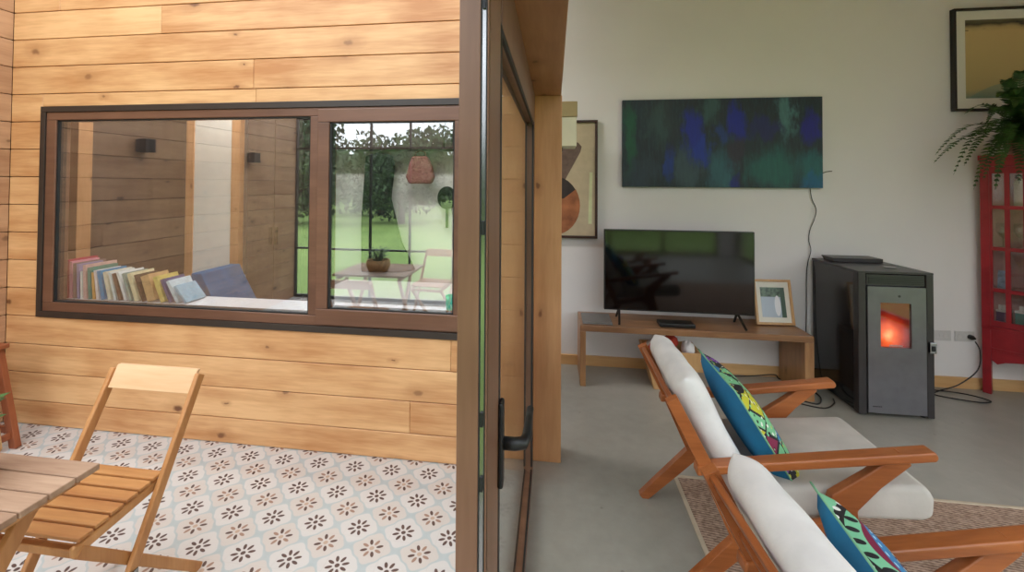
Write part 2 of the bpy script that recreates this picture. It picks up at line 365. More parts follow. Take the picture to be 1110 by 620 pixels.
def tag(o, label=None, cat=None, group=None, kind=None):
    if label: o['label'] = label
    if cat: o['category'] = cat
    if group: o['group'] = group
    if kind: o['kind'] = kind
    return o
def thing(name, label, cat, loc=(0, 0, 0), rz=0, group=None, kind=None):
    o = bpy.data.objects.new(name, None); C.objects.link(o); o.location = loc; o.rotation_euler = (0, 0, rz); o.empty_display_size = 0.05
    return tag(o, label, cat, group, kind)
def loc_of(p, q): return Matrix.Translation(Vector(p)) @ q
def copy_tree(o, label, loc, rz=None, group=None):
    r = o.copy(); C.objects.link(r); r.location = loc
    if rz is not None: r.rotation_euler = (0, 0, rz)
    r['label'] = label
    for ch in [c for c in bpy.data.objects if c.parent == o]:
        k = ch.copy(); C.objects.link(k); k.parent = r
        for g in [c for c in bpy.data.objects if c.parent == ch]:
            h = g.copy(); C.objects.link(h); h.parent = k
    return r

def pillow_mesh(w, h, t, n=14, crease=0.0):
    """soft box-edged pillow in the local XZ plane, thickness along Y"""
    m = MB(); idx = {}
    def pt(i, j, sgn):
        u = i / n * 2 - 1; v = j / n * 2 - 1
        k = (1 - abs(u) ** 3.2) ** 0.55 * (1 - abs(v) ** 3.2) ** 0.55
        pin = 1 - 0.06 * (1 - abs(u) ** 2) * abs(v) - 0.0
        piv = 1 - 0.06 * (1 - abs(v) ** 2) * abs(u)
        wr = crease * math.sin(u * 7 + v * 3) * k * .3
        return (u * w / 2 * piv, sgn * (t / 2 * k + wr * t), v * h / 2 * pin)
    vs = []; fs = []
    for sg in (-1, 1):
        for i in range(n + 1):
            for j in range(n + 1): idx[(sg, i, j)] = len(vs); vs.append(pt(i, j, sg))
    fa = []; fb = []
    for i in range(n):
        for j in range(n):
            fa.append((idx[(-1, i, j)], idx[(-1, i + 1, j)], idx[(-1, i + 1, j + 1)], idx[(-1, i, j + 1)]))
            fb.append((idx[(1, i, j)], idx[(1, i, j + 1)], idx[(1, i + 1, j + 1)], idx[(1, i + 1, j)]))
    return vs, fa, fb, [vs[idx[(-1, i, 0)]] for i in range(n + 1)] + [vs[idx[(-1, n, j)]] for j in range(1, n + 1)] + [vs[idx[(-1, i, n)]] for i in range(n - 1, -1, -1)] + [vs[idx[(-1, 0, j)]] for j in range(n - 1, 0, -1)]

# ================================================================ the setting
GY = 2.42; RX = 3.74
WX0, WX1, WZ0, WZ1 = -3.165, -0.40, 0.665, 1.965
# boards of the window wall
def boards(name, u0, u1, z1, holes, to, seed, mat, lab, pitch=0.1728, ztop=2.564):
    rnd = random.Random(seed); m = MB()
    zs = [ztop + pitch * k for k in range(4, -20, -1)]
    for hi in zs:
        lo = hi - pitch
        if lo < -0.02: lo = 0.0
        if hi <= 0.02: break
        joints = [u0]; p = u0 + rnd.uniform(0.3, 3.2)
        while p < u1 - 0.25: joints.append(p); p += rnd.uniform(1.9, 3.2)
        joints.append(u1)
        for a, b in zip(joints, joints[1:]):
            pieces = [(a, b)]
            zl, zh = lo + 0.0022, hi - 0.0022
            for (h0, h1, k0, k1) in holes:
                new = []
                for (p0, p1) in pieces:
                    if zl >= k1 or zh <= k0 or p1 <= h0 or p0 >= h1: new.append((p0, p1, zl, zh)) ; continue
                    if p0 < h0: new.append((p0, h0, zl, zh))
                    if p1 > h1: new.append((h1, p1, zl, zh))
                    if zl < k0 < zh: new.append((max(p0, h0), min(p1, h1), zl, k0))
                    if zl < k1 < zh: new.append((max(p0, h0), min(p1, h1), k1, zh))
                pieces = new
            for q in pieces:
                p0, p1 = q[0], q[1]; za, zb = (q[2], q[3]) if len(q) > 2 else (zl, zh)
                if p1 - p0 > 0.01 and zb - za > 0.004: to(m, p0 + (0.0007 if p0 > u0 else 0), p1 - (0.0007 if p1 < u1 else 0), za, zb)
    return m
hole = [(WX0, WX1, WZ0, WZ1)]
m = boards('wall_left', -3.395, -0.155, 3.2, hole, lambda m, a, b, c, d: m.box(a, b, GY, GY + 0.03, c, d), 3, 'pine_wall', '')
o = m.build('wall_left', ['pine_wall', 'groove'], bevel=0.0025, seg=1)
# core behind the boards (same wall object would clip the hole, so it is built round it)
core = MB(); core.box(-3.6, -0.155, GY + 0.028, GY + 0.17, 0, WZ0); core.box(-3.6, -0.155, GY + 0.028, GY + 0.17, WZ1, 3.3)
core.box(-3.6, WX0, GY + 0.028, GY + 0.17, WZ0, WZ1); core.box(WX1, -0.155, GY + 0.028, GY + 0.17, WZ0, WZ1)
tag(o, 'horizontal knotty pine boards of the terrace wall', kind='structure')
cb = core.build('wall_core', 'groove', parent=o)
m = boards('wall_side', -0.78, GY - 0.0, 3.2, [], lambda m, a, b, c, d: m.box(-3.43, -3.395, a, b, c, d), 11, 'pine_side', '')
m.cur = 1; m.box(-3.6, -3.43, -0.78, GY + 0.028, 0, 3.3)
tag(m.build('wall_side', ['pine_side', 'groove'], bevel=0.0025, seg=1), 'pine boarded side wall of the terrace', kind='structure')

tag(MB().box(-3.6, -0.13, -0.78, GY + 0.05, -0.06, 0).build('floor_terrace', 'tiles'), 'patterned cement tile floor of the terrace', kind='structure')
m = MB(); m.box(-0.13, 3.75, -3.0, 3.95, -0.06, 0); m.box(-3.6, -0.13, GY + 0.05, 3.95, -0.06, 0)
tag(m.build('floor', 'concrete'), 'polished grey concrete floor', kind='structure')
tag(MB().box(-60, 60, -70, -3.0, -0.3, -0.08).box(RX + .2, 60, -3.0, 12, -0.3, -0.08).box(-60, -3.7, -3.0, 12, -0.3, -0.08).build('ground_lawn', 'lawn'), 'mown green lawn beyond the terrace', kind='structure')
tag(MB().box(-3.7, -0.14, -3.0, -0.78, -0.3, -0.06).build('ground_strip', 'lawn'), 'grass strip before the terrace', kind='structure')
RX = 3.74
tag(MB().box(-3.6, RX + .15, 3.92, 4.05, 0, 3.4).build('wall_back', 'white_paint'), 'white painted back wall', kind='structure')
w5 = thing('added_window', 'tall window added in the unseen right wall to brighten the room', None, (RX + .07, 0, 0), kind='structure')  # added window, unseen, lets more daylight onto the back wall
m = MB()
for y in (-2.9, -1.3, .3, 1.84): m.box(-.03, .03, y, y + .06, .06, 2.4)
m.box(-.03, .03, -2.9, 1.9, 0, .06); m.box(-.03, .03, -2.9, 1.9, 2.34, 2.4); m.build('window_frame', 'frame_wood_v', w5)
MB().box(-.003, .003, -2.84, 1.84, .06, 2.34).build('window_pane', 'clear_glass', w5)
tag(MB().box(RX, RX + .15, 1.9, 3.92, 0, 3.4).box(RX, RX + .15, -3.0, -2.9, 0, 3.4).box(RX, RX + .15, -2.9, 1.9, 2.4, 3.4).build('wall_right', 'white_paint'), 'white painted right wall', kind='structure')
tag(MB().box(-3.6, -3.45, GY + 0.17, 3.92, 0, 3.4).build('wall_partition', 'interior_shade_brown'), 'wooden inner wall behind the terrace window, coloured dark to stand for shade', kind='structure')
# wall behind the camera with the wide glazed openings
m = MB(); m.box(-0.13, RX, -3.12, -3.0, 2.45, 3.4); m.box(-0.13, 0.1, -3.12, -3.0, 0, 2.45); m.box(3.45, RX, -3.12, -3.0, 0, 2.45)
tag(m.build('wall_front', 'white_paint'), 'garden side wall with wide glazed opening', kind='structure')
w3 = thing('window_3', 'wide garden window behind the room', None, (0, -3.06, 0), kind='structure')
m = MB()
for x in (0.1, 1.18, 2.3, 3.4): m.box(x, x + .06, -.03, .03, 0, 2.45)
m.box(.1, 3.45, -.03, .03, 0, .07); m.box(.1, 3.45, -.03, .03, 2.38, 2.45); m.build('window_frame', 'frame_wood_v', w3, bevel=.004)
MB().box(.16, 3.4, -.004, .004, .07, 2.38).build('window_pane', 'clear_glass', w3)
m = MB()
def plate(x0, x1, y0, y1, hx0, hx1, hy0, hy1):
    m.box(x0, hx0, y0, y1, 3.4, 3.5); m.box(hx1, x1, y0, y1, 3.4, 3.5); m.box(hx0, hx1, y0, hy0, 3.4, 3.5); m.box(hx0, hx1, hy1, y1, 3.4, 3.5)
plate(-0.14, RX + .15, -3.12, GY + .02, .25, 3.5, -2.9, .45)
plate(-3.6, RX + .15, GY + .02, 4.05, -3.3, -.3, 3.1, 3.7)
tag(m.build('ceiling', 'pine_ceiling'), 'pine ceiling with roof openings added for daylight', kind='structure')
w4 = thing('added_skylights', 'roof windows added out of view to brighten the room', None, (0, 0, 3.4), kind='structure')  # unseen roof glazing added to bring daylight inside
for (x0, x1, y0, y1, nb) in ((.25, 3.5, -2.9, .45, 3), (-3.3, -.3, 3.1, 3.7, 3)):
    m = MB()
    for k in range(nb + 1): xx = x0 + (x1 - x0) * k / nb; m.box(xx - .03, xx + .03, y0, y1, .101, .14)
    m.box(x0, x1, y0 - .03, y0 + .03, .101, .138); m.box(x0, x1, y1 - .03, y1 + .03, .101, .138); m.build('window_frame', 'frame_wood', w4)
    MB().box(x0, x1, y0, y1, .118, .124).build('window_pane', 'clear_glass', w4)
# opening between terrace and room: beam, post, wall above
tag(MB().box(-0.14, 0.036, -3.0, 2.66, 1.99, 2.28).build('trim_1', 'pine_beam', bevel=.004), 'pine beam over the open door', kind='structure')
tag(MB().box(-0.14, 0.036, -3.0, 2.66, 2.282, 3.4).build('wall_header', 'white_paint'), 'wall above the beam', kind='structure')
m = MB().box(-0.110, 0.040, 2.52, 2.67, 0.0, 1.99)
tag(m.build('trim_2', 'pine_post', bevel=.004), 'square pine post at the end of the opening', kind='structure')
tag(MB().box(-0.14, 0.036, -3.0, -0.9, 0, 1.988).build('wall_pier', 'pine_side'), 'timber pier of the opening behind the camera', kind='structure')
tag(MB().box(-0.155, -0.112, GY + .03, 2.66, 0, 1.988).build('trim_3', 'pine_post', bevel=.003), 'pine jamb board beside the post', kind='structure')
tag(MB().box(-0.02, RX, 3.902, 3.92, 0, .082).build('baseboard_back', 'pine_trim', bevel=.002), 'pine baseboard on the back wall', kind='structure')
tag(MB().box(RX - .018, RX, 1.9, 3.9, 0, .082).build('baseboard_right', 'pine_trim', bevel=.002), 'pine baseboard on the right wall', kind='structure')
# inner window board behind the terrace window
tag(MB().box(WX0 - .02, WX1, GY + .10, GY + .315, .715, .75).build('trim_4', 'sill_white', bevel=.003), 'white inner window board', kind='structure')

# ---- window 1: fixed light on the left, sash on the right
w1 = thing('window_1', 'long terrace window in brown frames', None, (0, GY, 0), kind='structure')
m = MB(); a, b, c, d = WX0, WX1, WZ0, WZ1; e = .036
m.box(a, b, -.012, .10, c, c + e); m.box(a, b, -.012, .10, d - e, d); m.box(a, a + e, -.012, .10, c + e, d - e); m.box(b - e, b, -.012, .10, c + e, d - e)
m.build('outer_trim', 'dark_trim', w1, bevel=.002)
m = MB(); a2, b2, c2, d2 = a + e, b - e, c + e, d - e
m.box(a2, b2, -.004, .085, c2, .757); m.box(a2, b2, -.004, .085, 1.880, d2); m.box(a2, -3.058, -.004, .085, .757, 1.88); m.box(-1.372, -1.318, -.004, .085, .757, 1.88)
m.build('window_frame', 'frame_wood', w1, bevel=.004)
m = MB(); s0, s1, s2, s3 = -1.318, b2 - .01, c2 + .012, d2 - .012
m.box(s0, s1, -.022, .07, s2, .80); m.box(s0, s1, -.022, .07, 1.842, s3); m.box(s0, -1.248, -.022, .07, .80, 1.842); m.box(-.532, s1, -.022, .07, .80, 1.842)
sash = m.build('sash', 'frame_wood', w1, bevel=.004)
m = MB()
for (x0, x1, z0, z1, y) in ((-3.058, -1.372, .757, 1.88, .004), (-1.248, -.532, .80, 1.842, -.014)):
    m.box(x0, x1, y, y + .05, z0, z0 + .007); m.box(x0, x1, y, y + .05, z1 - .007, z1); m.box(x0, x0 + .010, y, y + .05, z0, z1); m.box(x1 - .007, x1, y, y + .05, z0, z1)
m.build('gasket', 'gasket', w1)
MB().box(-3.053, -1.375, .012, .018, .76, 1.877).build('window_pane', 'coated_glass', w1)
MB().box(-1.245, -.535, -.006, .0, .803, 1.84).build('window_pane', 'coated_glass', w1)

# ---- door 1: glazed leaf at right angles to the picture
d1 = thing('door_1', 'tall glazed door leaf in brown frame, seen edge on', None, (-.128, .713, 0), kind='structure')
def dl(x0, x1, y0, y1, z0, z1, mm): mm.box(x0 + .128, x1 + .128, y0 - .713, y1 - .713, z0, z1)
XL, XR = -.1515, -.104
m = MB(); dl(XL, -.1168, .713, .90, .02, 1.975, m); dl(-.1168, XR, .722, .875, .02, 1.975, m); dl(-.1065, XR, .714, .73, .02, 1.975, m)
m.build('stile', 'frame_wood_v', d1, bevel=.0015)
m = MB(); dl(XL, XR, 2.315, 2.413, .02, 1.975, m); m.build('stile', 'frame_wood_v', d1, bevel=.002)
m = MB(); dl(XL, XR, .90, 2.315, 1.815, 1.975, m); m.build('top_rail', 'frame_wood_v', d1, bevel=.002)
m = MB(); dl(XL, XR, .90, 2.315, .02, .07, m); m.build('bottom_rail', 'frame_wood_v', d1, bevel=.002)
m = MB(); dl(-.1165, -.1150, .7135, .724, .02, 1.97, m); dl(-.1082, -.1066, .7135, .724, .02, 1.97, m)
dl(-.112, -.1035, .875, .90, .1, 1.815, m); dl(-.112, -.105, .90, 2.315, .07, .078, m); dl(-.112, -.105, .90, 2.315, 1.80, 1.815, m); dl(-.112, -.1035, 2.30, 2.315, .1, 1.815, m)
m.build('gasket', 'gasket', d1)
m = MB(); dl(-.1150, -.1082, .7165, .724, .03, 1.965, m)
st = m.build('lock_strip', 'steel', d1); tag(st, 'steel lock strip in the door edge')
m = MB()
for z in (.74, 1.02, 1.12, 1.42, 1.78): dl(-.1140, -.1092, .7125, .717, z, z + .022, m)
m.build('latch', 'black_metal', st)
m = MB(); dl(-.131, -.125, .90, 2.315, .07, 1.815, m); m.build('glass_pane', 'door_glass', d1)
m = MB(); dl(-.104, -.094, .865, .895, .925, 1.085, m)
h = m.build('handle', 'black_metal', d1, bevel=.004, seg=3); h['label'] = 'black lever handle'
m = MB(); m.tube([(.030, .167, 1.005 - 0), (.055, .167, 1.005), (.070, .172, 1.005), (.076, .190, 1.007), (.077, .25, 1.010), (.078, .295, 1.012)], [.012, .012, .012, .0095, .008, .0075], 12)
m.build('lever', 'black_metal', h, smooth=True)

# ---- terrace end screen (behind the camera, mirrored in the window)
m = MB(); rnd = random.Random(21); nx = 260; fs = []; vs = []
for r_, (yy, k) in enumerate(((-38, 0), (-40, .5), (-43, .85), (-48, 1))):
    for i in range(nx + 1):
        x = -75 + i * .5; h = 5.2 + .9 * math.sin(x * .13) + .5 * math.sin(x * .41 + 1) + rnd.uniform(-.35, .6)
        vs.append((x + rnd.uniform(-.15, .15), yy + rnd.uniform(-.4, .4), -.1 + h * k + (rnd.uniform(-.3, .3) if k not in (0,) else 0)))
for r_ in range(3):
    for i in range(nx): a = r_ * (nx + 1) + i; fs.append((a, a + 1, a + nx + 2, a + nx + 1))
m.add(vs, fs); tag(m.build('ground_ridge', 'leaf_mid'), 'wooded ridge beyond the lawn', kind='structure')
sc = thing('window_2', 'black framed screen at the garden end of the terrace', None, (0, -.78, 0), kind='structure')
m = MB()
for x, t in ((-3.39, .035), (-3.13, .022), (-2.34, .024), (-1.815, .022), (-1.25, .03), (-.17, .03)): m.box(x - t / 2, x + t / 2, -.02, .02, 0, 2.35)
for z, t in ((1.955, .028), (.645, .022), (2.36, .05), (.02, .04)): m.box(-3.39, -.16, -.02, .02, z - t / 2, z + t / 2)
m.build('window_frame', 'black_metal', sc)

# ================================================================ trees beyond the lawn
def tree_mesh(h, w, seed, mat):
    rnd = random.Random(seed); m = MB()
    blobs_ = [(rnd.uniform(-w * .3, w * .3), rnd.uniform(-w * .3, w * .3), h * rnd.uniform(.12, .80), w * rnd.uniform(.22, .36)) for _ in range(16)]
    for _ in range(3600):
        bx, by, bz, br = rnd.choice(blobs_)
        d = Vector((rnd.gauss(0, 1), rnd.gauss(0, 1), rnd.gauss(0, 1))).normalized() * br * rnd.uniform(.6, 1.05)
        p = Vector((bx, by, bz)) + d
        if p.z < .12: continue
        s_ = rnd.uniform(.07, .15); q = Euler((rnd.uniform(0, 6), rnd.uniform(0, 6), rnd.uniform(0, 6))).to_matrix()
        m.add([p + q @ Vector((-s_, 0, 0)), p + q @ Vector((0, -s_ * .5, 0)), p + q @ Vector((s_, 0, 0)), p + q @ Vector((0, s_ * .5, 0))], [(0, 1, 2, 3)])
    t = MB(); t.tube([(0, 0, -.1), (.03, 0, h * .3), (-.04, .03, h * .6), (.02, 0, h * .85)], [.14, .11, .07, .02], 7)
    for k in range(6):
        a = k * 1.1; t.tube([(0, 0, h * (.25 + .07 * k)), (math.cos(a) * w * .3, math.sin(a) * w * .3, h * (.42 + .07 * k))], [.05, .015], 5)
    return m, t
protos = []
for k in range(4):
    T = thing('garden_tree', 'x', 'tree', (0, 0, -.1), 0, 'trees beyond the lawn mirrored in the window')
    mm, tt = tree_mesh(3.4, 3.0, k, None); mm.build('crown', ['leaf_dark', 'leaf_mid'][k % 2], T); tt.build('trunk', 'trunk', T, smooth=True); protos.append(T)
rnd = random.Random(5); n = 0
LT = 'leafy green tree of the row beyond the lawn, mirrored in the window'
for row, (yy, hs) in enumerate(((-11.5, .95), (-18, 1.3), (-27, 1.9))):
    x = (-22.0, -30.5, -34.0)[row]
    while x < 14:
        p = protos[n % 4]; loc = (x, yy + rnd.uniform(-1.2, 1.2), -.1)
        if n < 4: o = p; o.location = loc; o['label'] = LT
        else: o = copy_tree(p, LT, loc)
        q = hs * rnd.uniform(.82, 1.12); o.scale = (hs * 1.1, hs * 1.1, q); o.rotation_euler.z = rnd.uniform(0, 6)
        n += 1; x += rnd.uniform(4.0, 4.4) * hs

# ================================================================ terrace things
def wall_lamp(y, z, label):
    t = thing('wall_lamp', label, 'lamp', (-3.394, y, z))
    m = MB().box(0, .012, -.045, .045, -.05, .05); m.build('back_plate', 'black_metal', t, bevel=.002)
    m = MB().box(.012, .10, -.05, .05, -.055, .055); m.build('lamp_body', 'black_metal', t, bevel=.004)
wall_lamp(1.54, 1.80, 'black cube wall lamp on the boarded terrace side wall, left one in the window reflection')
wall_lamp(.17, 1.78, 'black cube wall lamp on the boarded terrace side wall, right one in the window reflection')

def folding_chair(label, loc, rz, slat='pale_slat', wd='acacia_y', seatm='acacia'):
    """front towards -Y; upright from back top to front foot, second leg crosses it"""
    t = thing('folding_chair', label, 'chair', loc, rz); W = .185
    for s_ in (-1, 1):
        m = MB(); m.bar((s_ * W, .21, .765), (s_ * W, -.20, .0), .018, .036, (1, 0, 0)); m.build('leg', wd, t, bevel=.004)
        m = MB(); x = s_ * (W - .022); m.bar((x, -.22, .425), (x, .25, .0), .018, .034, (1, 0, 0)); m.build('leg', wd, t, bevel=.004)
        m = MB(); m.bar((x - s_ * .004, -.235, .428), (x - s_ * .004, .055, .452), .020, .034, (1, 0, 0)); m.build('seat_rail', wd, t, bevel=.008, seg=3)
        m = MB(); m.box(s_ * W + (.009 if s_ > 0 else -.013), s_ * W + (.013 if s_ > 0 else -.009), -.088, -.052, .215, .25); m.build('hinge_plate', 'steel', t, bevel=.001)
    m = MB(); m.bar((-W + .009, .197, .742), (W - .009, .197, .742), .018, .075, (0, 1, 0))
    for v in m.v: v.y += (v.z - .742) * .53 - .0 * v.x; 
    for v in m.v: v.y += 0.0
    o = m.build('backrest', slat, t, bevel=.003); o['label'] = 'pale wooden backrest slat'
    for k in range(6):
        y = -.225 + k * .049
        z = .456 + (y + .2) * .08
        MB().box(-W + .012, W - .012, y, y + .044, z, z + .012).build('seat_slat', seatm, t, bevel=.003)
    m = MB(); m.bar((-W + .02, .16, .083), (W - .02, .16, .083), .028, .016, (0, 0, 1)); m.build('stretcher', wd, t, bevel=.003)
    m = MB(); m.bar((-W + .01, -.155, .084), (W - .01, -.155, .084), .028, .016, (0, 0, 1)); m.build('stretcher', wd, t, bevel=.003)
    m = MB(); m.bar((-W + .03, -.215, .418), (W - .03, -.215, .418), .02, .024, (0, 1, 0)); m.build('stretcher', wd, t, bevel=.003)
    return t
folding_chair('light wooden folding chair with slatted seat beside the terrace table', (-1.53, 1.385, 0), 0)
t = thing('side_stand', 'reddish brown wooden stand with splayed legs cut off by the left edge', 'stand', (-3.17, 2.03, 0))
for sx in (-1, 1):
    for sy in (-1, 1):
        m = MB(); m.bar((sx * .17, sy * .17, 0), (sx * .09, sy * .13, .56), .032, .045, (0, 1, 0)); m.build('leg', 'red_brown', t, bevel=.003)
for sx in (-1, 1):
    m = MB(); m.bar((sx * .158, -.15, .075), (sx * .158, .15, .075), .02, .035, (1, 0, 0)); m.build('stretcher', 'red_brown', t, bevel=.003)
for sy in (-1, 1):
    m = MB(); m.bar((-.145, sy * .163, .10), (.145, sy * .163, .10), .02, .035, (0, 1, 0)); m.build('stretcher', 'red_brown', t, bevel=.003)
MB().box(-.15, .13, -.16, .16, .561, .585).build('top', 'red_brown', t, bevel=.004)
folding_chair('folding chair on the near side of the terrace table, mirrored in the window', (-1.25, .10, 0), PI + .15)

t = thing('folding_table', 'slatted wooden terrace table with weathered top at left edge', 'table', (-1.56, .80, 0))
tx0, tx1, ty0, ty1 = -.33, .315, -.27, .32
n = 9; p = (ty1 - ty0) / n
for k in range(n):
    MB().box(tx0, tx1, ty0 + k * p + .002, ty0 + (k + 1) * p - .002, .702, .72).build('tabletop_slat', 'weathered', t, bevel=.003)
for x in (tx0 + .03, tx1 - .06): MB().box(x, x + .02, ty0 + .02, ty1 - .02, .672, .7015).build('tabletop_rail', 'acacia_y', t, bevel=.002)
for x, sg in ((tx1 - .085, 1), (tx0 + .075, 1), (tx1 - .108, -1), (tx0 + .098, -1)):
    m = MB(); m.bar((x, sg * .215, .672), (x, -sg * .24, 0), .02, .042, (1, 0, 0)); m.build('leg', 'acacia_y', t, bevel=.004)
for sg in (-1, 1):
    m = MB(); m.bar((tx0 + .085, sg * .19, .057), (tx1 - .095, sg * .19, .057), .02, .035, (0, 1, 0)); m.build('stretcher', 'acacia_y', t, bevel=.003)

t = thing('potted_plant', 'small leafy plant in woven basket pot on the terrace table', 'plant', (-1.535, .965, .7205))
MB().lathe([(.06, 0), (.085, .01), (.105, .06), (.10, .11), (.090, .11), (.085, .095), (.001, .095)]).build('pot', 'basket', t, smooth=True)
m = MB(); rnd = random.Random(3)
for k in range(90):
    a = rnd.uniform(0, 2 * PI); r0 = rnd.uniform(0, .03); r1 = rnd.uniform(.02, .09); z1 = rnd.uniform(.12, .21)
    p0 = Vector((r0 * math.cos(a), r0 * math.sin(a), .085)); p1 = Vector((r1 * math.cos(a), r1 * math.sin(a), z1))
    m.tube([p0, (p0 + p1) / 2 + Vector((0, 0, .02)), p1], .0015, 4)
    e1 = Vector((math.cos(a), math.sin(a), .2)); e2 = Vector((-math.sin(a), math.cos(a), 0)); L = .035; w_ = .014
    m.add([p1, p1 + e1 * L * .5 + e2 * w_, p1 + e1 * L, p1 + e1 * L * .5 - e2 * w_], [(0, 1, 2, 3)])
m.build('foliage', 'fern_green', t)

# ================================================================ inside, behind the terrace window
books = [  # x0, thickness, height, depth, lean(deg), colour, words
    (-3.005, .016, .235, .17, 0, (190, 205, 215), 'pale blue'), (-2.985, .012, .225, .16, 0, (90, 100, 60), 'olive green'), (-2.968, .022, .245, .19, 0, (190, 40, 80), 'magenta red'),
    (-2.942, .018, .235, .18, 1, (226, 150, 170), 'pink'), (-2.92, .020, .225, .20, 1, (132, 108, 104), 'brown grey'), (-2.895, .016, .22, .16, 2, (150, 140, 180), 'lavender'),
    (-2.874, .014, .175, .15, 2, (235, 232, 226), 'slim white'), (-2.855, .022, .215, .21, 3, (222, 176, 168), 'blush pink'), (-2.826, .020, .20, .19, 4, (40, 132, 122), 'teal green'),
    (-2.80, .016, .17, .15, 5, (222, 170, 90), 'orange yellow'), (-2.778, .018, .185, .17, 8, (238, 226, 226), 'white with pinkish spine'), (-2.748, .026, .185, .18, 12, (40, 140, 190), 'bright blue'),
    (-2.708, .024, .18, .18, 14, (232, 224, 200), 'cream'), (-2.672, .016, .18, .17, 16, (224, 228, 226), 'off-white'), (-2.645, .018, .175, .17, 18, (110, 82, 66), 'brown'),
    (-2.612, .016, .185, .18, 20, (240, 240, 240), 'bright white'), (-2.582, .018, .18, .17, 20, (140, 160, 150), 'grey green'), (-2.55, .026, .18, .17, 20, (236, 220, 178), 'pale yellow'),
    (-2.508, .012, .175, .16, 21, (70, 50, 40), 'dark brown'), (-2.475, .056, .165, .15, 20, (214, 172, 120), 'thick tan'), (-2.40, .030, .165, .16, 22, (220, 196, 110), 'yellow'),
    (-2.352, .018, .155, .17, 26, (60, 66, 120), 'navy'), (-2.312, .020, .15, .17, 30, (206, 218, 226), 'light blue grey'), (-2.262, .016, .13, .16, 40, (150, 180, 200), 'sky blue leaning lowest')]
for i, (x, th, hh, dp, ln, cc, nm) in enumerate(books):
    M['bk%d' % i] = plain('book_%d' % i, col(*cc), 0.5, var=.08, scale=30)
    cat_l = '%s book standing on the window board behind the terrace window' % nm if ln < 6 else '%s book leaning left on the window board behind the terrace window' % nm
    b_ = thing('book', cat_l, 'book', (-3.155 + (x + 3.005) * 1.22, GY + .115, .7505), 0, 'books on the inner window board')
    b_.rotation_euler = (0, -math.radians(ln), 0)
    q = 0.0
    m = MB(); m.box(0, .0022, 0, dp, q, hh); m.box(th - .0022, th, 0, dp, q, hh); m.box(.0022, th - .0022, 0, .0025, q, hh); m.build('cover', 'bk%d' % i, b_)
    MB().box(.0024, th - .0024, .003, dp - .004, q + .003, hh - .003).build('pages', 'mat_board', b_)
def fill_mat():
    q = NT('fill_diffuser'); em = q.n('ShaderNodeEmission', {'Color': (1.0, .97, .93, 1), 'Strength': 34.0}); q.t.links.new(em.outputs[0], q.out.inputs[0]); return q.m
M['fill_diffuser'] = fill_mat()
for x, w_ in ((-2.45, 'left'), (-1.05, 'right')):  # strong fill lamps added above the view to brighten this room
    t = thing('fill_lamp', 'long fill lamp added out of view to brighten the room behind the terrace window, %s one' % w_, 'lamp', (x, 2.95, 2.60))
    MB().box(-.5, .5, -.05, .05, .02, .06).build('lamp_body', 'white_plastic', t, bevel=.004)
    MB().box(-.49, .49, -.042, .042, .0, .0195).build('diffuser', 'fill_diffuser', t)
    for k in (-.35, .35): MB().tube([(k, 0, .06), (k, 0, .80)], .006, 6).build('hanger_rod', 'steel', t)
# uprights and a white panel, a wardrobe in shade-toned brown beside it
t = thing('wall_panel', 'white panel between two pine uprights seen through the left window pane', 'panel', (-2.77, 3.38, 0))
MB().box(-.245, -.175, 0, .06, 0, 3.399).build('upright', 'pine_post', t, bevel=.003); MB().box(.165, .24, 0, .06, 0, 3.399).build('upright', 'pine_post', t, bevel=.003)
MB().box(-.175, .165, .01, .05, 0, 3.399).build('panel', 'white_plastic', t)
tag(MB().box(-3.445, -3.235, 2.70, 2.80, 0, 3.399).build('wooden_post', 'pine_post', bevel=.003), 'pine post at the far left behind the left window pane', 'post')
t = thing('wardrobe', 'wooden wardrobe coloured dark for the dim room, seen through the left window pane', 'wardrobe', (-2.515, 3.45, 0))
MB().box(0, .50, .02, .45, 0, 2.6).build('carcass', 'interior_shade_brown', t, bevel=.003)
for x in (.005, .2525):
    dd = MB().box(x, x + .242, 0, .02, .08, 2.58).build('door', 'interior_shade_brown', t, bevel=.003)
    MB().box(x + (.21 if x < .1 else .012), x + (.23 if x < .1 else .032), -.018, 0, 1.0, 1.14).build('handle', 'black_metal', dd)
t = thing('daybed', 'blue daybed with raised wedge end behind the left window pane', 'daybed', (-2.25, 3.08, 0))
MB().box(-.28, .52, -.20, .24, .34, .50).build('mattress', 'blue_cloth', t, bevel=.04, seg=4, smooth=True)
MB().prism([(-.28, .501), (.03, .501), (-.03, .56), (-.17, .80), (-.20, .86), (-.28, .86)], -.18, .22).build('wedge', 'blue_cloth', t, bevel=.006, seg=2)
MB().box(-.28, .52, -.20, .24, .26, .339).build('base', 'pine_trim', t, bevel=.01)
for x in (-.26, .46):
    for y in (-.18, .18): MB().box(x, x + .04, y, y + .04, 0, .26).build('leg', 'pine_trim', t)
t = thing('desk', 'white desk top inside behind the right window pane', 'desk', (-1.05, 3.05, 0))
MB().box(-.62, .62, -.05, .48, .685, .72).build('desktop', 'sill_white', t, bevel=.004)
for x in (-.60, .56):
    for y in (-.03, .42): MB().box(x, x + .04, y, y + .04, 0, .685).build('leg', 'sill_white', t)
t = thing('added_cupboard', 'dark cupboard added to darken the top of the white wall behind the right window pane', 'cupboard', (-1.98, 3.72, 1.79))  # made-up cupboard whose dark fronts stand for the dim upper wall
MB().box(0, 1.6, .02, .199, 0, .75).build('carcass', 'interior_shade_brown', t, bevel=.003)
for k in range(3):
    dd = MB().box(.004 + k * .533, .529 + k * .533, 0, .0195, .004, .746).build('door', 'interior_shade_brown', t, bevel=.002)
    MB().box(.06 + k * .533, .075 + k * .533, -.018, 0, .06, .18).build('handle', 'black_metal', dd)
t = thing('cup', 'aqua green cup on white surface at the lower right of the right pane', 'cup', (-.60, GY + .26, .7505))
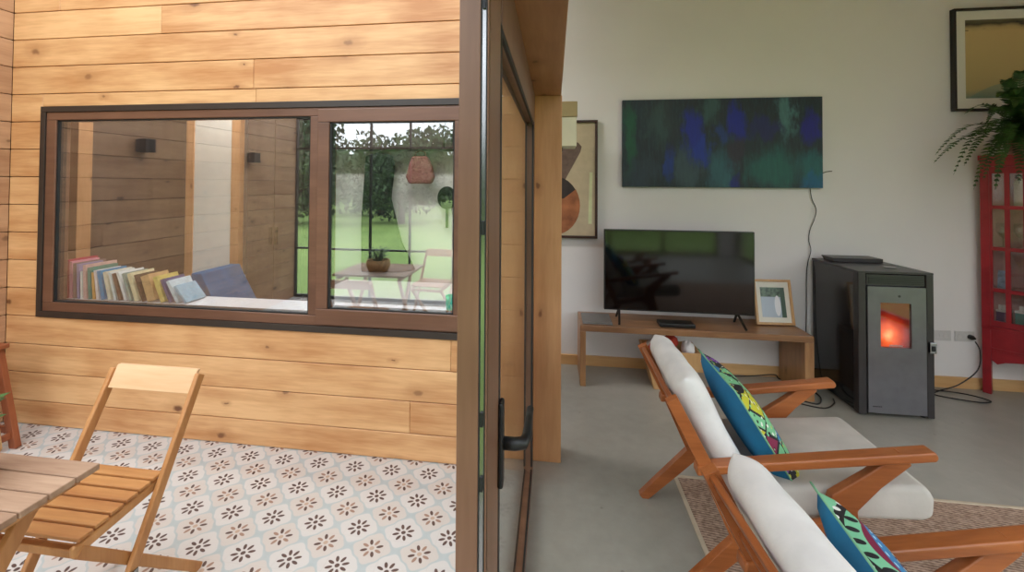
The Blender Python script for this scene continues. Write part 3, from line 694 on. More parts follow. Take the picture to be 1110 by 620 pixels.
MB().lathe([(.028, 0), (.036, .005), (.040, .085), (.036, .085), (.032, .01), (.001, .01)]).build('body', 'aqua', t, smooth=True)
MB().tube([(.036, 0, .07), (.058, 0, .065), (.060, 0, .035), (.034, 0, .022)], .005, 8).build('handle', 'aqua', t, smooth=True)
# things hung in front of the white wall
t = thing('hanging_robe', 'dark flared robe hanging behind the right window pane', 'robe', (-1.42, 3.78, 0))
pr_ = [(-.20, 1.74), (-.08, 1.77), (.03, 1.74), (.05, 1.66), (.02, 1.37), (.12, 1.0), (.245, .76), (.1, .74), (-.05, .74), (-.23, .735), (-.235, 1.17), (-.215, 1.5)]
MB().prism(pr_, -.03, .05).build('cloth', 'dark_cloth', t, bevel=.02, seg=3)
MB().tube([(-.08, 0, 1.765), (-.08, 0, 1.78), (-.075, .004, 1.786)], .004, 6).build('hanger_hook', 'black_metal', t)
t = thing('hanging_bag', 'salmon fabric bag hanging behind the right window pane', 'bag', (-1.14, 3.80, 0))
MB().prism([(-.07, 1.74), (.06, 1.74), (.10, 1.66), (.125, 1.56), (.10, 1.50), (-.10, 1.50), (-.125, 1.56), (-.10, 1.66)], -.03, .04).build('bag_body', 'salmon', t, bevel=.02, seg=3)
MB().tube([(-.05, 0, 1.73), (-.04, 0, 1.77), (0, 0, 1.784), (.04, 0, 1.77), (.05, 0, 1.73)], .006, 6).build('strap', 'salmon', t)
t = thing('paddle', 'dark round paddle with thin handle hanging behind the right window pane', 'paddle', (-.925, 3.89, 0))
MB().prism([(.085 * math.cos(a * PI / 12), 1.38 + .10 * math.sin(a * PI / 12)) for a in range(24)], -.01, .01).build('blade', 'dark_cloth', t, bevel=.004)
MB().box(-.01, .01, -.008, .008, 1.12, 1.29).build('handle', 'dark_cloth', t)
MB().box(-.006, .006, .008, .0295, 1.45, 1.46).build('hook', 'black_metal', t)

# ================================================================ living room
# floor lamp behind the post
t = thing('floor_lamp', 'floor lamp with pale box shade half hidden behind the pine post', 'lamp', (.03, 3.42, 0))
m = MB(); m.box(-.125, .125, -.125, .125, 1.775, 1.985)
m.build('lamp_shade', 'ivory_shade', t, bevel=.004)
m = MB(); m.box(-.13, .13, -.13, .13, 1.985, 2.095); m.build('unlit_band', 'unlit_tan', t, bevel=.004)  # upper part of the lampshade, its lack of light painted as tan
MB().tube([(-.05, 0, .02), (-.05, 0, 1.77)], .010, 10).build('pole', 'black_metal', t, smooth=True)
MB().box(-.05, .03, -.04, .04, 1.745, 1.7745).build('socket', 'black_metal', t)
MB().lathe([(.075, 0), (.075, .025), (.02, .035), (.001, .035)], (-.05, 0, 0)).build('base', 'black_metal', t, smooth=False)

# abstract framed print behind the post
t = thing('framed_print', 'framed abstract print of brown and orange rounded shapes beside the pine post', 'picture', (-.02, 3.895, 1.056))
px0, px1, pz1 = -.30, .375, .985; fw = .02
m = MB(); m.box(px0, px1, -.02, .02, 0, fw); m.box(px0, px1, -.02, .02, pz1 - fw, pz1); m.box(px0, px0 + fw, -.02, .02, fw, pz1 - fw); m.box(px1 - fw, px1, -.02, .02, fw, pz1 - fw)
m.build('frame', 'brown_frame', t, bevel=.002)
M['cream_print'] = plain('cream_print', col(196, 180, 150), .7, var=.05); M['taupe'] = plain('taupe', col(112, 92, 82), .7, var=.12, scale=20); M['burnt'] = plain('burnt', col(168, 104, 66), .7, var=.2, scale=10)
M['charcoal'] = plain('charcoal', col(52, 44, 42), .7, var=.2); M['palegreen'] = plain('palegreen', col(214, 218, 172), .7)
m = MB(); m.box(px0 + fw, px1 - fw, 0, .015, fw, pz1 - fw)
def flat(pts, k, off):
    m.cur = k; m.add([(x, -off, z) for x, z in pts], [tuple(range(len(pts)))])
flat([(-.10, .80), (.215, .80), (.245, .765), (.235, .72), (.09, .45), (.0, .45), (-.1, .70)], 1, .001)
flat([(.02 + .21 * math.cos(a * PI / 16), .27 + .245 * math.sin(a * PI / 16)) for a in range(32)] , 3, .0015)
flat([(.02 + .213 * math.cos(a * PI / 16), .27 + .246 * math.sin(a * PI / 16)) for a in range(-12, 4)] + [(.10, .33), (.0, .32), (-.1, .30)], 2, .002)
flat([(.30, .12), (.33, .12), (.335, .55), (.31, .55)], 4, .001)
m.build('print', ['cream_print', 'taupe', 'burnt', 'charcoal', 'palegreen'], t)

# wide blue canvas
lst = [(.04, .45, .05, .5, col(20, 92, 60), .8), (.2, .25, .09, .3, col(52, 78, 74), .8), (.45, .12, .06, .22, col(58, 94, 92), .8), (.83, .2, .045, .33, col(84, 134, 136), .8), (.33, .8, .08, .3, col(66, 90, 98), .7),
       (.5, .85, .09, .3, col(52, 104, 116), .8), (.76, .78, .14, .3, col(34, 104, 96), .85), (.95, .8, .09, .25, col(36, 110, 112), .8), (.96, .95, .09, .12, col(20, 96, 140), .8), (.1, .85, .12, .2, col(44, 60, 74), .7),
       (.36, .38, .065, .3, col(14, 34, 150), .95), (.41, .6, .05, .18, col(18, 50, 160), .9), (.51, .42, .04, .15, col(30, 60, 130), .8), (.585, .28, .05, .24, col(16, 30, 150), .95), (.72, .36, .11, .13, col(26, 24, 100), .7), (.935, .34, .06, .2, col(24, 16, 140), .9), (.24, .72, .035, .22, col(18, 54, 140), .85), (.58, .93, .04, .09, col(18, 20, 130), .8), (.58, .6, .04, .2, col(52, 40, 60), .7), (.25, .3, .03, .5, col(26, 24, 40), .5)]
M['blue_canvas'] = blobs('blue_canvas', (col(18, 26, 36), col(24, 44, 54), col(42, 66, 70)), lst, -.755, .755, 0, .715, warp=.2, streak=.55)
t = thing('canvas_painting', 'wide unframed dark blue and green abstract canvas above the television', 'painting', (1.31, 3.90, 1.487))
MB().box(-.755, .755, -.02, .018, 0, .715).build('canvas', 'blue_canvas', t, bevel=.002)

def beach():
    s = NT('beach_print'); x, y, z = s.sep(s.obj()); nn = s.noise(s.obj(), 9, 4)
    zz = s.math('ADD', z, s.math('MULTIPLY', s.math('SUBTRACT', nn, .5), .05))
    c = s.ramp(zz, [(.10, col(134, 146, 124)), (.16, col(186, 166, 112)), (.6, col(208, 180, 124)), (.63, col(186, 162, 112)), (.655, col(66, 60, 44)), (.68, col(104, 98, 70))])
    hill = s.math('LESS_THAN', s.math('ADD', z, s.math('MULTIPLY', s.math('POWER', s.math('SUBTRACT', x, .42), 2.0), 1.2)), .215)
    c = s.mix(s.math('MULTIPLY', hill, .6), c, col(116, 146, 130))
    st = s.noise(s.map(s.obj(), (8, 1, 60)), 1.0, 3)
    bd = s.math('MULTIPLY', s.math('GREATER_THAN', st, .62), s.math('GREATER_THAN', z, .60))
    c = s.mix(bd, c, col(40, 40, 36)); return s.pbr(c, .5)
M['beach'] = beach()
t = thing('framed_photo_print', 'black framed sandy beach print with white mount above the red cabinet', 'picture', (2.972, 3.895, 2.074))
W_, H_ = .66, .772; fw = .016
m = MB(); m.box(0, W_, -.02, .02, 0, fw); m.box(0, W_, -.02, .02, H_ - fw, H_); m.box(0, fw, -.02, .02, fw, H_ - fw); m.box(W_ - fw, W_, -.02, .02, fw, H_ - fw); m.build('frame', 'black_frame', t, bevel=.002)
MB().box(fw, W_ - fw, .004, .018, fw, H_ - fw).build('mount', 'mat_board', t)
MB().box(.09, W_ - .09, .002, .0038, .095, H_ - .085).build('print', 'beach', t)

# ---- console bench
t = thing('console_bench', 'long low wooden bench under the television', 'bench', (0, 3.5, 0))
BX0, BX1, BT = .195, 1.80, .452
MB().box(BX0, BX1, 0, .38, BT - .045, BT).build('bench_top', 'bench_wood', t, bevel=.003)
MB().box(BX0, BX0 + .042, 0, .38, 0, BT - .0455).build('side_panel', 'bench_wood_v', t, bevel=.003)
MB().box(BX1 - .06, BX1, 0, .38, 0, BT - .0455).build('side_panel', 'bench_wood_v', t, bevel=.003)
# ---- television
t = thing('television', 'large black flat television on two splayed feet', 'television', (.93, 3.66, BT + .0005))
MB().box(-.545, .545, -.012, .03, .085, .705).build('tv_body', 'black_plastic', t, bevel=.004)
MB().box(-.537, .537, -.0135, -.0121, .096, .698).build('screen', 'screen', t)
MB().box(-.20, .20, .031, .07, .12, .5).build('rear_housing', 'black_plastic', t, bevel=.01)
for sx in (-1, 1):
    m = MB(); m.bar((sx * .43, 0, .09), (sx * .445, -.115, .005), .016, .010, (1, 0, 0)); m.bar((sx * .43, .02, .09), (sx * .44, .10, .005), .016, .010, (1, 0, 0)); m.build('foot', 'black_plastic', t, bevel=.002)
t = thing('media_box', 'flat black media box on the bench under the television', 'box', (.90, 3.60, BT + .0005))
MB().box(-.125, .125, -.065, .05, .003, .030).build('box_body', 'black_plastic', t, bevel=.004)
MB().box(-.11, .11, -.05, .04, 0, .003).build('foot_pad', 'black_plastic', t)
t = thing('closed_laptop', 'thin grey closed laptop at the left end of the bench', 'laptop', (.325, 3.66, BT + .0005), .0)
MB().box(-.11, .11, -.13, .13, 0, .009).build('laptop_base', 'grey_lid', t, bevel=.003, seg=3)
MB().box(-.11, .11, -.13, .13, .0095, .015).build('laptop_lid', 'grey_lid', t, bevel=.003, seg=3)
# ---- photo in light frame leaning on the bench
t = thing('framed_photo', 'light wood framed photo leaning on the bench right of the television', 'picture', (1.655, 3.735, BT + .003))
t.rotation_euler = (math.radians(-12), 0, math.radians(3))
W_, H_ = .275, .335; a = -W_ / 2; fw = .018
m = MB(); m.box(a, -a, -.01, .01, 0, fw); m.box(a, -a, -.01, .01, H_ - fw, H_); m.box(a, a + fw, -.01, .01, fw, H_ - fw); m.box(-a - fw, -a, -.01, .01, fw, H_ - fw); m.build('frame', 'light_frame', t, bevel=.002)
MB().box(a + fw, -a - fw, .001, .008, fw, H_ - fw).build('mount', 'mat_board', t)
def wed():
    s = NT('garden_photo'); x, y, z = s.sep(s.obj()); nn = s.noise(s.obj(), 40, 3)
    c = s.ramp(nn, [(.35, col(40, 58, 44)), (.6, col(96, 120, 96))])
    c = s.mix(s.math('LESS_THAN', s.math('SUBTRACT', z, s.math('MULTIPLY', x, .0)), .205), c, col(178, 190, 204))
    d = s.math('ADD', s.math('POWER', s.math('DIVIDE', s.math('SUBTRACT', x, .03), .022), 2.0), s.math('POWER', s.math('DIVIDE', s.math('SUBTRACT', z, .14), .075), 2.0))
    c = s.mix(s.math('LESS_THAN', d, 1.0), c, col(236, 236, 240))
    sd = s.math('GREATER_THAN', x, .055); c = s.mix(sd, c, col(60, 84, 66))
    return s.pbr(c, .3)
M['garden_photo'] = wed()
MB().box(a + .05, -a - .05, -.0005, .0008, .055, H_ - .06).build('photo', 'garden_photo', t)
MB().box(-.02, .02, .0102, .02, .01, .2).build('stand', 'black_plastic', t)

# ---- pellet stove
t = thing('pellet_stove', 'tall black pellet stove with grey door and glowing fire window', 'stove', (1.985, 3.36, 0))
SW, SD, SH = .435, .52, .945
m = MB(); m.prism([(0, 0), (SW, 0), (SW, .06), (SW, SD), (0, SD)], .015, SH - .015, 'z')
m.build('stove_body', 'stove_side', t, bevel=.004)
MB().box(-.004, .045, -.025, .03, .012, SH - .012).build('corner_column', 'stove_trim', t, bevel=.006)
MB().box(SW - .04, SW + .004, -.025, .03, .012, SH - .012).build('corner_column', 'stove_trim', t, bevel=.006)
MB().box(-.004, SW + .004, -.025, SD, SH - .0145, SH).build('top_plate', 'stove_trim', t, bevel=.003)
o = MB().prism([(.02, 0), (.14, 0), (.18, .03), (.02, .03)], 0, .33, 'x').build('hopper_lid', 'stove_trim', t, bevel=.003); o.location = (.05, SD - .20, SH + .0005)
MB().lathe([(.035, 0), (.035, .004), (.001, .004)], (.30, .15, SH + .0003)).build('cap', 'stove_side', t)
m = MB(); m.box(.05, SW - .045, -.02, -.012, .855, .925)
vt = m.build('vent_panel', 'stove_trim', t, bevel=.002)
m = MB(); m.box(.062, SW - .057, -.0225, -.0202, .868, .912); vs_ = m.build('vent_slot', 'black_plastic', vt)
m = MB()
for k in range(4): m.box(.062, SW - .057, -.0265, -.0228, .872 + k * .0105, .876 + k * .0105)
m.build('louver', 'stove_trim', vs_.parent)
# door with window opening (frame built round the opening)
DX0, DX1, DZ0, DZ1 = .050, SW - .045, .03, .848; FX0, FX1, FZ0, FZ1 = .125, .305, .455, .745
m = MB(); m.box(DX0, DX1, -.03, -.006, DZ0, FZ0); m.box(DX0, DX1, -.03, -.006, FZ1, DZ1); m.box(DX0, FX0, -.03, -.006, FZ0, FZ1); m.box(FX1, DX1, -.03, -.006, FZ0, FZ1)
dr = m.build('stove_door', 'stove_front', t)
MB().box(FX0, FX1, -.024, -.021, FZ0, FZ1).build('fire_glass', 'stove_glass', dr)
MB().box(FX0 + .001, FX1 - .001, -.012, -.0065, FZ0 + .001, FZ1 - .001).build('fire', 'fire', dr)
m = MB()
for k in range(7): m.box(.178 + k * .0115, .186 + k * .0115, -.0255, -.0242, .462, .472 + (k % 2) * .002)
m.build('emblem', 'mark_grey', dr)
m = MB()
for k in range(6): m.box(.075 + k * .009, .081 + k * .009, -.0312, -.0302, .068, .0745)
m.build('badge', 'stove_side', dr)
MB().lathe([(.008, 0), (.008, .002), (.001, .002)], (0, 0, 0)).build('dial', 'stove_trim', dr)
o = bpy.data.objects['dial']; o.rotation_euler = (PI / 2, 0, 0); o.location = (.235, -.0302, .79)
h = MB().box(SW - .035, SW + .003, -.045, -.0255, .435, .505).build('door_handle', 'steel', t, bevel=.003)
MB().box(SW - .026, SW - .006, -.049, -.0455, .45, .485).build('grip', 'black_plastic', h)
for x in (.03, SW - .03):
    for y in (.03, SD - .04): MB().lathe([(.016, 0), (.016, .0145)], (x, y, 0), 12).build('foot', 'black_plastic', t)

# ---- sockets and cords
def socket(x, label, grp):
    t = thing('wall_socket', label, 'socket', (x, 3.9195, .385))
    MB().box(-.065, .065, -.008, 0, -.038, .038).build('face_plate', 'plate', t, bevel=.003)
    for s_ in (-.03, .03):
        o = MB().lathe([(.019, 0), (.019, .003), (.016, .003), (.015, .001), (.001, .001)], (0, 0, 0), 20).build('outlet', 'plate', t); o.rotation_euler = (PI / 2, 0, 0); o.location = (s_, -.0082, 0)
    return t
socket(2.89, 'white double wall socket nearer the stove, nothing plugged in', None)
socket(3.045, 'white double wall socket nearer the red cabinet, with black plug', None)
def curve_cord(name, label, pts, r=.004, cat='cord'):
    # catmull-rom
    P = [Vector(p) for p in pts]; P = [P[0]] + P + [P[-1]]; out = []
    for i in range(1, len(P) - 2):
        for k in range(8):
            s_ = k / 8; a, b, c, d = P[i - 1:i + 3]
            out.append(.5 * ((2 * b) + (c - a) * s_ + (2 * a - 5 * b + 4 * c - d) * s_ ** 2 + (3 * b - a - 3 * c + d) * s_ ** 3))
    out.append(P[-2]); return tag(MB().tube(out, r, 6).build(name, 'cord', smooth=True), label, cat)
t = thing('power_cord', 'black power cord from the wall plug to the stove, looped on the floor', 'cord', (0, 0, 0))
o = curve_cord('cord', None, [(3.075, 3.865, .365), (3.085, 3.84, .30), (3.06, 3.83, .17), (2.93, 3.82, .06), (2.80, 3.82, .006), (2.72, 3.75, .006), (2.80, 3.70, .006), (2.95, 3.66, .006), (3.03, 3.70, .006), (2.95, 3.79, .006), (2.78, 3.83, .006), (2.55, 3.84, .006), (2.43, 3.80, .02)], .0045, None); o.parent = t
MB().lathe([(.018, 0), (.018, .02), (.012, .034), (.006, .045)], (0, 0, 0), 14).build('plug', 'black_plastic', t); o = bpy.data.objects['plug']; o.rotation_euler = (PI / 2, 0, 0); o.location = (3.075, 3.9085, .385)
curve_cord('loose_cable', 'thin grey cable running down the wall from the blue canvas', [(1.985, 3.905, 1.485), (2.0, 3.91, 1.40), (2.03, 3.91, 1.32), (2.015, 3.91, 1.24), (1.985, 3.91, 1.16), (1.975, 3.91, 1.08), (1.99, 3.91, 1.0), (1.965, 3.905, .90), (1.955, 3.905, .78), (1.95, 3.905, .4), (1.93, 3.90, .12), (1.92, 3.88, .006)], .003)
curve_cord('wire_end', 'short stiff wire end sticking out right of the blue canvas', [(2.067, 3.905, 1.60), (2.10, 3.90, 1.615), (2.14, 3.90, 1.62)], .003, 'wire')
curve_cord('floor_cable', 'black cable coiled on the floor between bench and stove', [(1.35, 3.84, .006), (1.52, 3.80, .04), (1.68, 3.82, .05), (1.735, 3.86, .006), (1.83, 3.80, .006), (1.88, 3.60, .006), (1.80, 3.46, .006), (1.70, 3.50, .006), (1.66, 3.46, .006), (1.80, 3.40, .006), (1.91, 3.48, .006), (1.95, 3.56, .006)], .0045)
bpy.data.objects['floor_cable'].location.z = 0

# ---- wooden basket of textiles under the bench
t = thing('wooden_basket', 'tapered light wooden basket under the bench', 'basket', (.86, 3.62, 0))
m = MB(); A = [(-.13, -.09), (.13, -.09), (.13, .09), (-.13, .09)]; B = [(-.20, -.13), (.20, -.13), (.20, .13), (-.20, .13)]
o_ = [(x, y, 0) for x, y in A] + [(x, y, .29) for x, y in B]; i_ = [(x * .93, y * .9, .012) for x, y in A] + [(x * .93, y * .9, .29) for x, y in B]
m.add(o_ + i_, [(3, 2, 1, 0), (0, 1, 5, 4), (1, 2, 6, 5), (2, 3, 7, 6), (3, 0, 4, 7), (8, 9, 10, 11), (8, 12, 13, 9), (9, 13, 14, 10), (10, 14, 15, 11), (11, 15, 12, 8), (4, 5, 13, 12), (5, 6, 14, 13), (6, 7, 15, 14), (7, 4, 12, 15)])
m.build('basket_body', 'light_frame', t, bevel=.003)
def cloth_lump(name, label, c, loc, sx, sy, sz, seed):
    rnd = random.Random(seed); m = MB(); n1, n2 = 14, 18; vs = []; fs = []
    for i in range(n1 + 1):
        for j in range(n2):
            th = PI * i / n1; ph = 2 * PI * j / n2; w = 1 + .12 * math.sin(5 * ph + seed) * math.sin(3 * th) + .10 * math.sin(3 * ph + 4 * th + seed)
            vs.append((sx * w * math.sin(th) * math.cos(ph), sy * w * math.sin(th) * math.sin(ph), sz * w * math.cos(th)))
    for i in range(n1):
        for j in range(n2): fs.append((i * n2 + j, (i + 1) * n2 + j, (i + 1) * n2 + (j + 1) % n2, i * n2 + (j + 1) % n2))
    m.add(vs, fs); o = m.build(name, c, smooth=True); o.location = loc; return tag(o, label, 'cloth')
def print_cloth():
    s = NT('red_print'); vo = s.n('ShaderNodeTexVoronoi', {'Scale': 26.0}); s.set(vo.inputs['Vector'], s.obj()); r = s.sep(vo.outputs['Color'])[0]
    return s.pbr(s.ramp(r, [(0, col(178, 60, 48)), (.35, col(206, 188, 176)), (.6, col(150, 130, 128)), (.8, col(196, 90, 60))], 'CONSTANT'), .85)
M['red_print'] = print_cloth(); M['red_cloth'] = plain('red_cloth', col(186, 62, 44), .85); M['white_cloth'] = plain('white_cloth', col(232, 226, 224), .85)
cloth_lump('folded_cloth', 'patterned red and grey cloth bunched in the wooden basket', 'red_print', (.765, 3.61, .28), .075, .085, .06, 1)
cloth_lump('folded_cloth', 'plain red cloth on top in the wooden basket', 'red_cloth', (.885, 3.67, .315), .05, .05, .045, 2)
cloth_lump('folded_cloth', 'white cloth at the right side of the wooden basket', 'white_cloth', (.99, 3.61, .285), .045, .06, .055, 3)

# ---- armchairs
def armchair(label, loc, rz):
    """faces +X; frames at y=0 (near) and y=W (far)"""
    t = thing('armchair', label, 'armchair', loc, rz); W = .56
    def bent(y, pts, w, nm):
        m = MB(); th = .036
        # offset polyline as a prism with mitred joints
        L, R = [], []
        for i, p in enumerate(pts):
            p = Vector(p)
            d0 = (p - Vector(pts[i - 1])).normalized() if i else (Vector(pts[1]) - p).normalized()
            d1 = (Vector(pts[i + 1]) - p).normalized() if i < len(pts) - 1 else d0
            b = (d0 + d1).normalized(); nn = Vector((-b.y, b.x)); k = 1 / max(.45, nn.dot(Vector((-d0.y, d0.x))))
            ww = w[i] if isinstance(w, (list, tuple)) else w
            L.append(tuple(p + nn * ww / 2 * k)); R.append(tuple(p - nn * ww / 2 * k))
        m.prism(L + R[::-1], y - th / 2, y + th / 2, 'y'); return m.build(nm, 'teak', t, bevel=.006, seg=3)
    for y in (0, W):
        bent(y, [(.000, .725), (.115, .50), (.235, .245), (.235, .235), (.12, .12), (.0, 0)], [.042, .046, .06, .06, .05, .038], 'back_leg')
        bent(y, [(.755, .583), (.66, .50), (.565, .415), (.555, .37), (.60, .25), (.70, .0108)], [.055, .06, .09, .10, .065, .038], 'front_leg')
        m = MB(); m.prism([(.085, .498), (.838, .616), (.847, .598), (.840, .584), (.082, .466)], y - .028, y + .028, 'y'); m.build('armrest', 'teak', t, bevel=.007, seg=3)
        m = MB(); m.bar((.22, y, .262), (.60, y, .335), .030, .05, (0, 1, 0)); m.build('seat_rail', 'teak', t, bevel=.005)
    for k, (x, z) in enumerate(((.012, .700), (.085, .555), (.15, .42))):
        m = MB(); m.bar((x, .018, z), (x, W - .018, z), .018, .05, (.89, 0, .455)); m.build('back_rail', 'teak_y', t, bevel=.005)
    for x, z in ((.25, .265), (.59, .335)):
        m = MB(); m.bar((x, .018, z), (x, W - .018, z), .022, .05, (1, 0, 0)); m.build('cross_rail', 'teak_y', t, bevel=.004)
    # cushions: rounded boxes
    def cush(nm, p0, p1, half_t, mat, y0, y1):
        p0 = Vector((p0[0], 0, p0[1])); p1 = Vector((p1[0], 0, p1[1])); d = p1 - p0; L = d.length; d.normalize(); nrm = Vector((-d.z, 0, d.x))
        m = MB(); n = 14; ny = 16; vs = []; fs = []; idx = {}
        for sg in (-1, 1):
            for i in range(n + 1):
                for j in range(ny + 1):
                    u = math.sin((i / n - .5) * PI); v = math.sin((j / ny - .5) * PI)
                    k = min(1, max(0, 1 - (max(0, abs(u) - .78) / .22) ** 2)) ** .5 * min(1, max(0, 1 - (max(0, abs(v) - .84) / .16) ** 2)) ** .5
                    tt = half_t * (.0 + 1.0 * k) * (1 + .06 * math.sin(u * 5 + v * 2) + .04 * math.sin(v * 9))
                    uu = u; vv = v
                    p = (p0 + p1) / 2 + d * (uu * L / 2) + nrm * (sg * tt); p.y = (y0 + y1) / 2 + vv * (y1 - y0) / 2
                    idx[(sg, i, j)] = len(vs); vs.append(p)
        for sg in (-1, 1):
            for i in range(n):
                for j in range(ny):
                    q = (idx[(sg, i, j)], idx[(sg, i + 1, j)], idx[(sg, i + 1, j + 1)], idx[(sg, i, j + 1)]); fs.append(q if sg < 0 else q[::-1])
        m.add(vs, fs); o = m.build(nm, mat, t, smooth=True)
        import bmesh
        bm = bmesh.new(); bm.from_mesh(o.data); bmesh.ops.remove_doubles(bm, verts=bm.verts, dist=.0005); bmesh.ops.recalc_face_normals(bm, faces=bm.faces); bm.to_mesh(o.data); bm.free()
        o.modifiers.new('sub', 'SUBSURF').render_levels = 1; return o
    # box seat cushion with squarer edges
    m = MB(); m.prism([(.22, .30), (.84, .345), (.875, .36), (.88, .43), (.85, .468), (.24, .41)], .03, W - .03, 'y'); m.build('seat_cushion', 'seat_cloth_shaded', t, bevel=.022, seg=4, smooth=True)
    cush('back_cushion', (.052, .788), (.285, .335), .058, 'cushion_cloth', .025, W - .025)
    return t
armchair('wooden armchair with pale cushions, the farther of the two, near the television bench', (.425, 1.76, 0), 0)
armchair('wooden armchair with pale cushions, the nearer one, cut off by the photo bottom', (.455, .78, 0), math.radians(3.5))

def scatter_cushion(label, loc, R_, mat, w=.42, h=.42, tk=.13):
    t = thing('scatter_cushion', label, 'cushion', loc); t.rotation_euler = R_
    vs, fa, fb, rim = pillow_mesh(w, h, tk)
    MB().add(vs, fa).build('back_cover', 'teal_cloth', t, smooth=True)
    MB().add(vs, fb).build('front_cover', mat, t, smooth=True)
    MB().tube(rim + [rim[0]], .0032, 6).build('piping', 'mint_piping', t, smooth=True)
    for c in [c for c in bpy.data.objects if c.parent == t and c.name.startswith(('back_cover', 'front_cover'))]:
        import bmesh
        bm = bmesh.new(); bm.from_mesh(c.data)
        loose = [v for v in bm.verts if not v.link_faces]; bmesh.ops.delete(bm, geom=loose, context='VERTS'); bm.to_mesh(c.data); bm.free()
    return t
def rot_from(right, up):
    r = Vector(right).normalized(); u = Vector(up); u = (u - r * u.dot(r)).normalized(); f = r.cross(u) * -1
    # local X = right, local Z = up, local Y = Z x X
    y = u.cross(r); return Matrix((r, y, u)).transposed().to_euler()
# local +Y (front cover) must face +X/up of the room
scatter_cushion('teal cushion with colourful print standing in the farther armchair', (.795, 2.03, .532), rot_from((-.0, -1, 0), (-.53, 0, .85)), 'wax_a', .43, .50, .13)
scatter_cushion('teal cushion with butterfly print standing in the nearer armchair', (.775, 1.09, .535), rot_from((-.08, -1, 0.0), (-.55, 0, .83)), 'wax_b', .42, .47, .13)

# ---- rug
t = thing('rug', 'flat woven brown jute rug under the armchairs', 'rug', (.61, -.2, 0))
MB().box(.02, 2.6, 0, 2.68, .001, .009).build('rug_field', 'jute', t, bevel=.003)
MB().box(0, .0195, 0, 2.68, .001, .0105).build('rug_border', 'jute_edge', t, bevel=.003)
MB().box(.0, 2.6, 2.6805, 2.70, .001, .0105).build('rug_border', 'jute_edge', t, bevel=.003)

# ---- red corner cabinet
al = math.radians(50)
cab = thing('corner_cabinet', 'tall red corner cabinet with small glass panes', 'cabinet', (3.115, 3.862, 0), -al)
# local: x along the front, y into the corner, z up
FW = .62; TOPZ = 1.735
def cpoly(z0, z1, inset, mm):
    # plan kept inside the corner: the sides run to the two walls
    b = [(0 + inset, 0), (FW - inset, 0), (FW - inset * .3, .02), (.52, .16), (.34, .40), (.20, .33), (.0 + inset * .3, .03)]
    mm.prism(b, z0, z1, 'z')
cbase = [(0.004, .025), (FW - .004, .025), (.46, .26), (.40, .30), (.33, .26), (.02, .035)]
def slab(z0, z1, nm, mat='red_lacquer', k=1.0, par=cab):
    return MB().prism([(x, y) for x, y in [(0.0, .0), (FW, .0), (FW, .02), (.36, .42), (.20, .225), (.0, .02)]], z0, z1, 'z').build(nm, mat, par, bevel=.002)
slab(TOPZ - .03, TOPZ, 'top_panel')
MB().prism([(-.008, -.012), (FW + .0, -.012), (FW + .0, .0), (-.008, .0)], TOPZ - .035, TOPZ + .003, 'z').build('cornice', 'red_lacquer', cab, bevel=.003)
slab(.47, .495, 'floor_panel')
for z in (.76, 1.06, 1.36): MB().prism([(.03, .035), (FW - .03, .035), (.36, .40), (.21, .22)], z - .006, z + .006, 'z').build('shelf', 'cabinet_inside', cab)
m = MB(); m.prism([(.0, .02), (.20, .225), (.36, .42), (.352, .43), (.19, .235), (-.006, .026)], .47, TOPZ - .03, 'z'); m.prism([(FW, .02), (.36, .42), (.368, .425), (FW + .0, .03)], .47, TOPZ - .03, 'z')
m.build('back_panel', 'cabinet_inside', cab)
for x in (0, FW - .045): MB().box(x, x + .045, 0, .04, 0, TOPZ - .0305).build('post', 'red_lacquer', cab, bevel=.003)
m = MB(); m.box(.0455, FW - .0455, .004, .03, 1.655, TOPZ - .031); m.build('header', 'red_lacquer', cab, bevel=.002)
pts = [(.0455, .494), (FW - .0455, .494), (FW - .0455, .25), (FW - .075, .225)] + [(.075 + (FW - .15) * (1 - k / 12), .235 + .045 * math.sin(PI * k / 12)) for k in range(1, 12)] + [(.075, .225), (.0455, .25)]
m = MB(); m.prism(pts, .004, .03, 'y'); ap = m.build('apron', 'red_lacquer', cab, bevel=.002)
MB().box(.0455, FW - .0455, -.006, .004, .325, .34).build('molding', 'red_lacquer', ap, bevel=.002)
for dx in (.0460, .3105):
    wD = .2635; m = MB(); z0, z1 = .497, 1.653
    m.box(dx, dx + .014, .002, .026, z0, z1); m.box(dx + wD - .014, dx + wD, .002, .026, z0, z1); m.box(dx + .014, dx + wD - .014, .002, .026, z0, z0 + .04); m.box(dx + .014, dx + wD - .014, .002, .026, z1 - .05, z1)
    for x in (dx + .0745, dx + .163): m.box(x, x + .026, .004, .024, z0 + .04, z1 - .05)
    for z in (.745, 1.045, 1.345): m.box(dx + .014, dx + wD - .014, .0045, .0235, z, z + .026)
    dr = m.build('door', 'red_lacquer', cab)
    MB().box(dx + .014, dx + wD - .014, .012, .015, z0 + .04, z1 - .05).build('glass_panes', 'cabinet_glass', dr)
    o = MB().lathe([(.006, 0), (.006, .01), (.011, .016), (.001, .024)], (0, 0, 0), 12).build('knob', 'black_metal', dr); o.rotation_euler = (PI / 2, 0, 0); o.location = (dx + (wD - .007 if dx < .2 else .007), .002, 1.0)
Mc = Matrix.Translation((3.115, 3.862, 0)) @ Matrix.Rotation(-al, 4, 'Z')
def incab(x, y, z): return tuple(Mc @ Vector((x, y, z)))
gp = None
for (x, y, w_) in ((.10, .075, 'left'), (.185, .085, 'middle'), (.275, .09, 'right')):
    t = thing('goblet', 'clear stemmed goblet on the third shelf of the red cabinet, %s one' % w_, 'glass', incab(x, y, 1.0665), 0, 'goblets in the red cabinet')
    MB().lathe([(.030, 0), (.030, .003), (.004, .008), (.004, .07), (.022, .085), (.036, .12), (.034, .175)]).build('goblet_body', 'goblet_glass', t, smooth=True)
